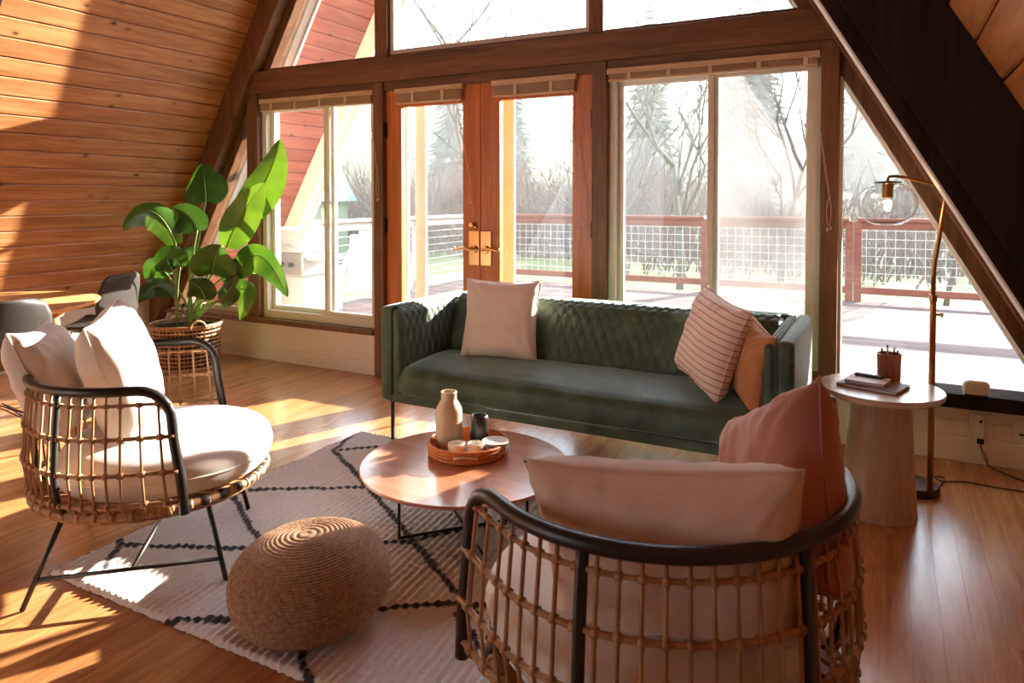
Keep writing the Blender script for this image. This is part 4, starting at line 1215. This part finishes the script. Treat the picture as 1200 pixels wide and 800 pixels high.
for k, (x, y, h) in enumerate(((-13, 17, 6), (-15.5, 20, 7), (-10, 17, 5.5), (-8, 21, 7), (-22, 17, 6), (-24, 22, 7))):
    bare_tree('thin bare tree in the brown woodland edge beyond the lawn', x, y, h, 60+k, M['twig'], group='bare trees at the woodland edge')
# brush thickets: masses of twigs nobody could count
th = MB(); rr = random.Random(5)
for i in range(2600):
    u = rr.random(); x = -26+34*u; y = 21+rr.uniform(0, 7) + (2 if x > -6 else 0)
    if -6 < x and rr.random() < .35: y -= 6
    z = groundz(x, y)-.1; h = rr.uniform(1.6, 4.6) if x < -5 else rr.uniform(1.2, 3.2)
    d = V((rr.uniform(-.6, .6), rr.uniform(-.4, .4), 1)).normalized()
    p = V((x, y, z)); a = p+d*h*.5; e = (d+V((rr.uniform(-.6, .6), rr.uniform(-.5, .5), .1))).normalized()
    th.tube([p, a, a+e*h*.5], [.03, .02, .006], 3)
    for q in range(3):
        f = V((rr.uniform(-1, 1), rr.uniform(-.6, .6), rr.uniform(.1, 1))).normalized()
        th.tube([a, a+f*h*.35], [.014, .004], 3)
tag(th.build('undergrowth', M['twig'], None), 'tangled brown winter brush along the far edge of the lawn', 'undergrowth', kind='stuff')
def conifer(x, y, h, seed, label, group=None):
    r = random.Random(seed); t = thing('conifer', label, 'tree', (x, y, groundz(x, y)-.2), 0, group)
    c = MB(); n = 34
    for k in range(n):
        f = k/n; z = h*(.1+.88*f); R = h*.20*(1-f)**.85+.12; m = 13
        for j in range(m):
            a = 2*PI*j/m+r.random()*.5; l = R*r.uniform(.75, 1.15)
            tip = V((l*math.cos(a), l*math.sin(a), z-.28*l)); s_ = V((-math.sin(a), math.cos(a), 0))*l*.22
            root = V((0, 0, z+.12*l))
            c.add([root, tip*.55+V((0, 0, .3*z*.0))+s_+V((0, 0, .45*(z-.1*l))), tip, tip*.55-s_+V((0, 0, .45*(z-.1*l)))], [(0, 1, 2, 3)])
    MB().tube([(0, 0, 0), (0, 0, h*.97)], [h*.018, .02], 6).build('trunk', M['bark'], t)
    c.build('needles', M['conifer'], t)
for k, (x, y, h) in enumerate(((-6.5, 36, 12), (-12.5, 41, 14), (-2.0, 58, 15), (1.6, 50, 10.5), (6.0, 54, 12), (12, 52, 14), (-20, 38, 11), (-27, 42, 12), (-9, 58, 16))):
    conifer(x, y, h, 80+k, 'misty dark conifer standing far behind the deck', 'distant conifers in the haze')
# garden shed
sh = thing('garden_shed', 'small garden shed with pale blue roof at the edge of the lawn', 'shed', (-15.4, 15.6, groundz(-15.4, 15.6)), math.radians(20))
MB().box(-1.2, 1.2, -1, 1, 0, 2.1).build('walls', plain('shed_wall', '7f8a74', .8), sh)
rf = MB(); rf.prism([(0, -1.3, 2.0), (0, 0, 2.9), (0, 1.3, 2.0)], (-1.4, 0, 0), (1.4, 0, 0)); recalc(rf.build('roof', plain('shed_roof', '8fb0c8', .7), sh))
MB().box(-.4, .4, -1.04, -1.0, 0, 1.8).build('shed_door', plain('shed_door', '5f6a58', .8), sh)
# misty hillside
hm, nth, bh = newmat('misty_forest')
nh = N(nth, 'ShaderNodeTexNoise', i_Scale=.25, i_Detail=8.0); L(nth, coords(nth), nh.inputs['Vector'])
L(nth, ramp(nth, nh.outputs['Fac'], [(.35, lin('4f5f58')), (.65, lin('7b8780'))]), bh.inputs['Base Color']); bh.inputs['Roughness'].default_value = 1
def hz(x): return 13+5*noise.noise(V((x*.02, 0, 0)))+1.6*noise.noise(V((x*.2, 3, 0)))+.9*noise.noise(V((x*.9, 8, 0)))
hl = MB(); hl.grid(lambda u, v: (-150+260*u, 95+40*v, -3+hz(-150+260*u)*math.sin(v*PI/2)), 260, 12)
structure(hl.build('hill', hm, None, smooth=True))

# ------------------------------------------------------------------ haze outside
HAZE = True
if HAZE:
    vm = bpy.data.materials.new('mist'); vm.use_nodes = True; nt = vm.node_tree; nt.nodes.clear()
    out = N(nt, 'ShaderNodeOutputMaterial'); vs_ = N(nt, 'ShaderNodeVolumeScatter'); vs_.inputs['Color'].default_value = (.96, .97, 1, 1)
    vs_.inputs['Density'].default_value = .0028; vs_.inputs['Anisotropy'].default_value = .35
    L(nt, vs_.outputs[0], out.inputs['Volume'])
    hzb = MB().box(-150, 110, 10.6, 133, -6, 15).build('mist', vm)
    tag(hzb, 'pale morning mist hanging over the garden and the far trees', 'mist', kind='stuff')

# ------------------------------------------------------------------ light
wd = bpy.data.worlds.new('World'); scn.world = wd; wd.use_nodes = True
nt = wd.node_tree; bg = nt.nodes['Background']
tc = N(nt, 'ShaderNodeTexCoord'); sx = N(nt, 'ShaderNodeSeparateXYZ'); L(nt, tc.outputs['Generated'], sx.inputs[0])
cr = ramp(nt, sx.outputs['Z'], [(.0, (.86, .93, 1.0, 1)), (.25, (.84, .92, 1.0, 1)), (.8, (.62, .78, 1.0, 1))])
L(nt, cr, bg.inputs['Color']); bg.inputs['Strength'].default_value = 3.9
sd = V((-.42, -1, -.36)).normalized()
sl_ = bpy.data.lights.new('sun', 'SUN'); sl_.energy = 28; sl_.angle = math.radians(.6); sl_.color = (1, .90, .78)
so_ = bpy.data.objects.new('sun', sl_); COL.objects.link(so_); so_.rotation_euler = sd.to_track_quat('-Z', 'Y').to_euler()

# ------------------------------------------------------------------ camera
cd = bpy.data.cameras.new('camera'); cam = bpy.data.objects.new('camera', cd); COL.objects.link(cam)
cam.location = (0, 0, 1.3); cam.rotation_euler = (math.radians(88.5), 0, math.radians(27.8))
cd.sensor_width = 36; cd.lens = 836/1200*36; cd.shift_y = -147.1/1200; cd.clip_end = 400
cd.dof.use_dof = True; cd.dof.focus_distance = 2.9; cd.dof.aperture_fstop = 5.6
scn.camera = cam
scn.view_settings.view_transform = 'Standard'; scn.view_settings.look = 'None'
scn.view_settings.exposure = 0.6; scn.view_settings.gamma = 1.0; scn.view_settings.use_curve_mapping = False
cy = scn.cycles
cy.use_denoising = True; cy.max_bounces = 10; cy.diffuse_bounces = 5; cy.glossy_bounces = 4; cy.transparent_max_bounces = 16
cy.transmission_bounces = 6; cy.volume_bounces = 1; cy.sample_clamp_indirect = 6; cy.caustics_reflective = False; cy.caustics_refractive = False
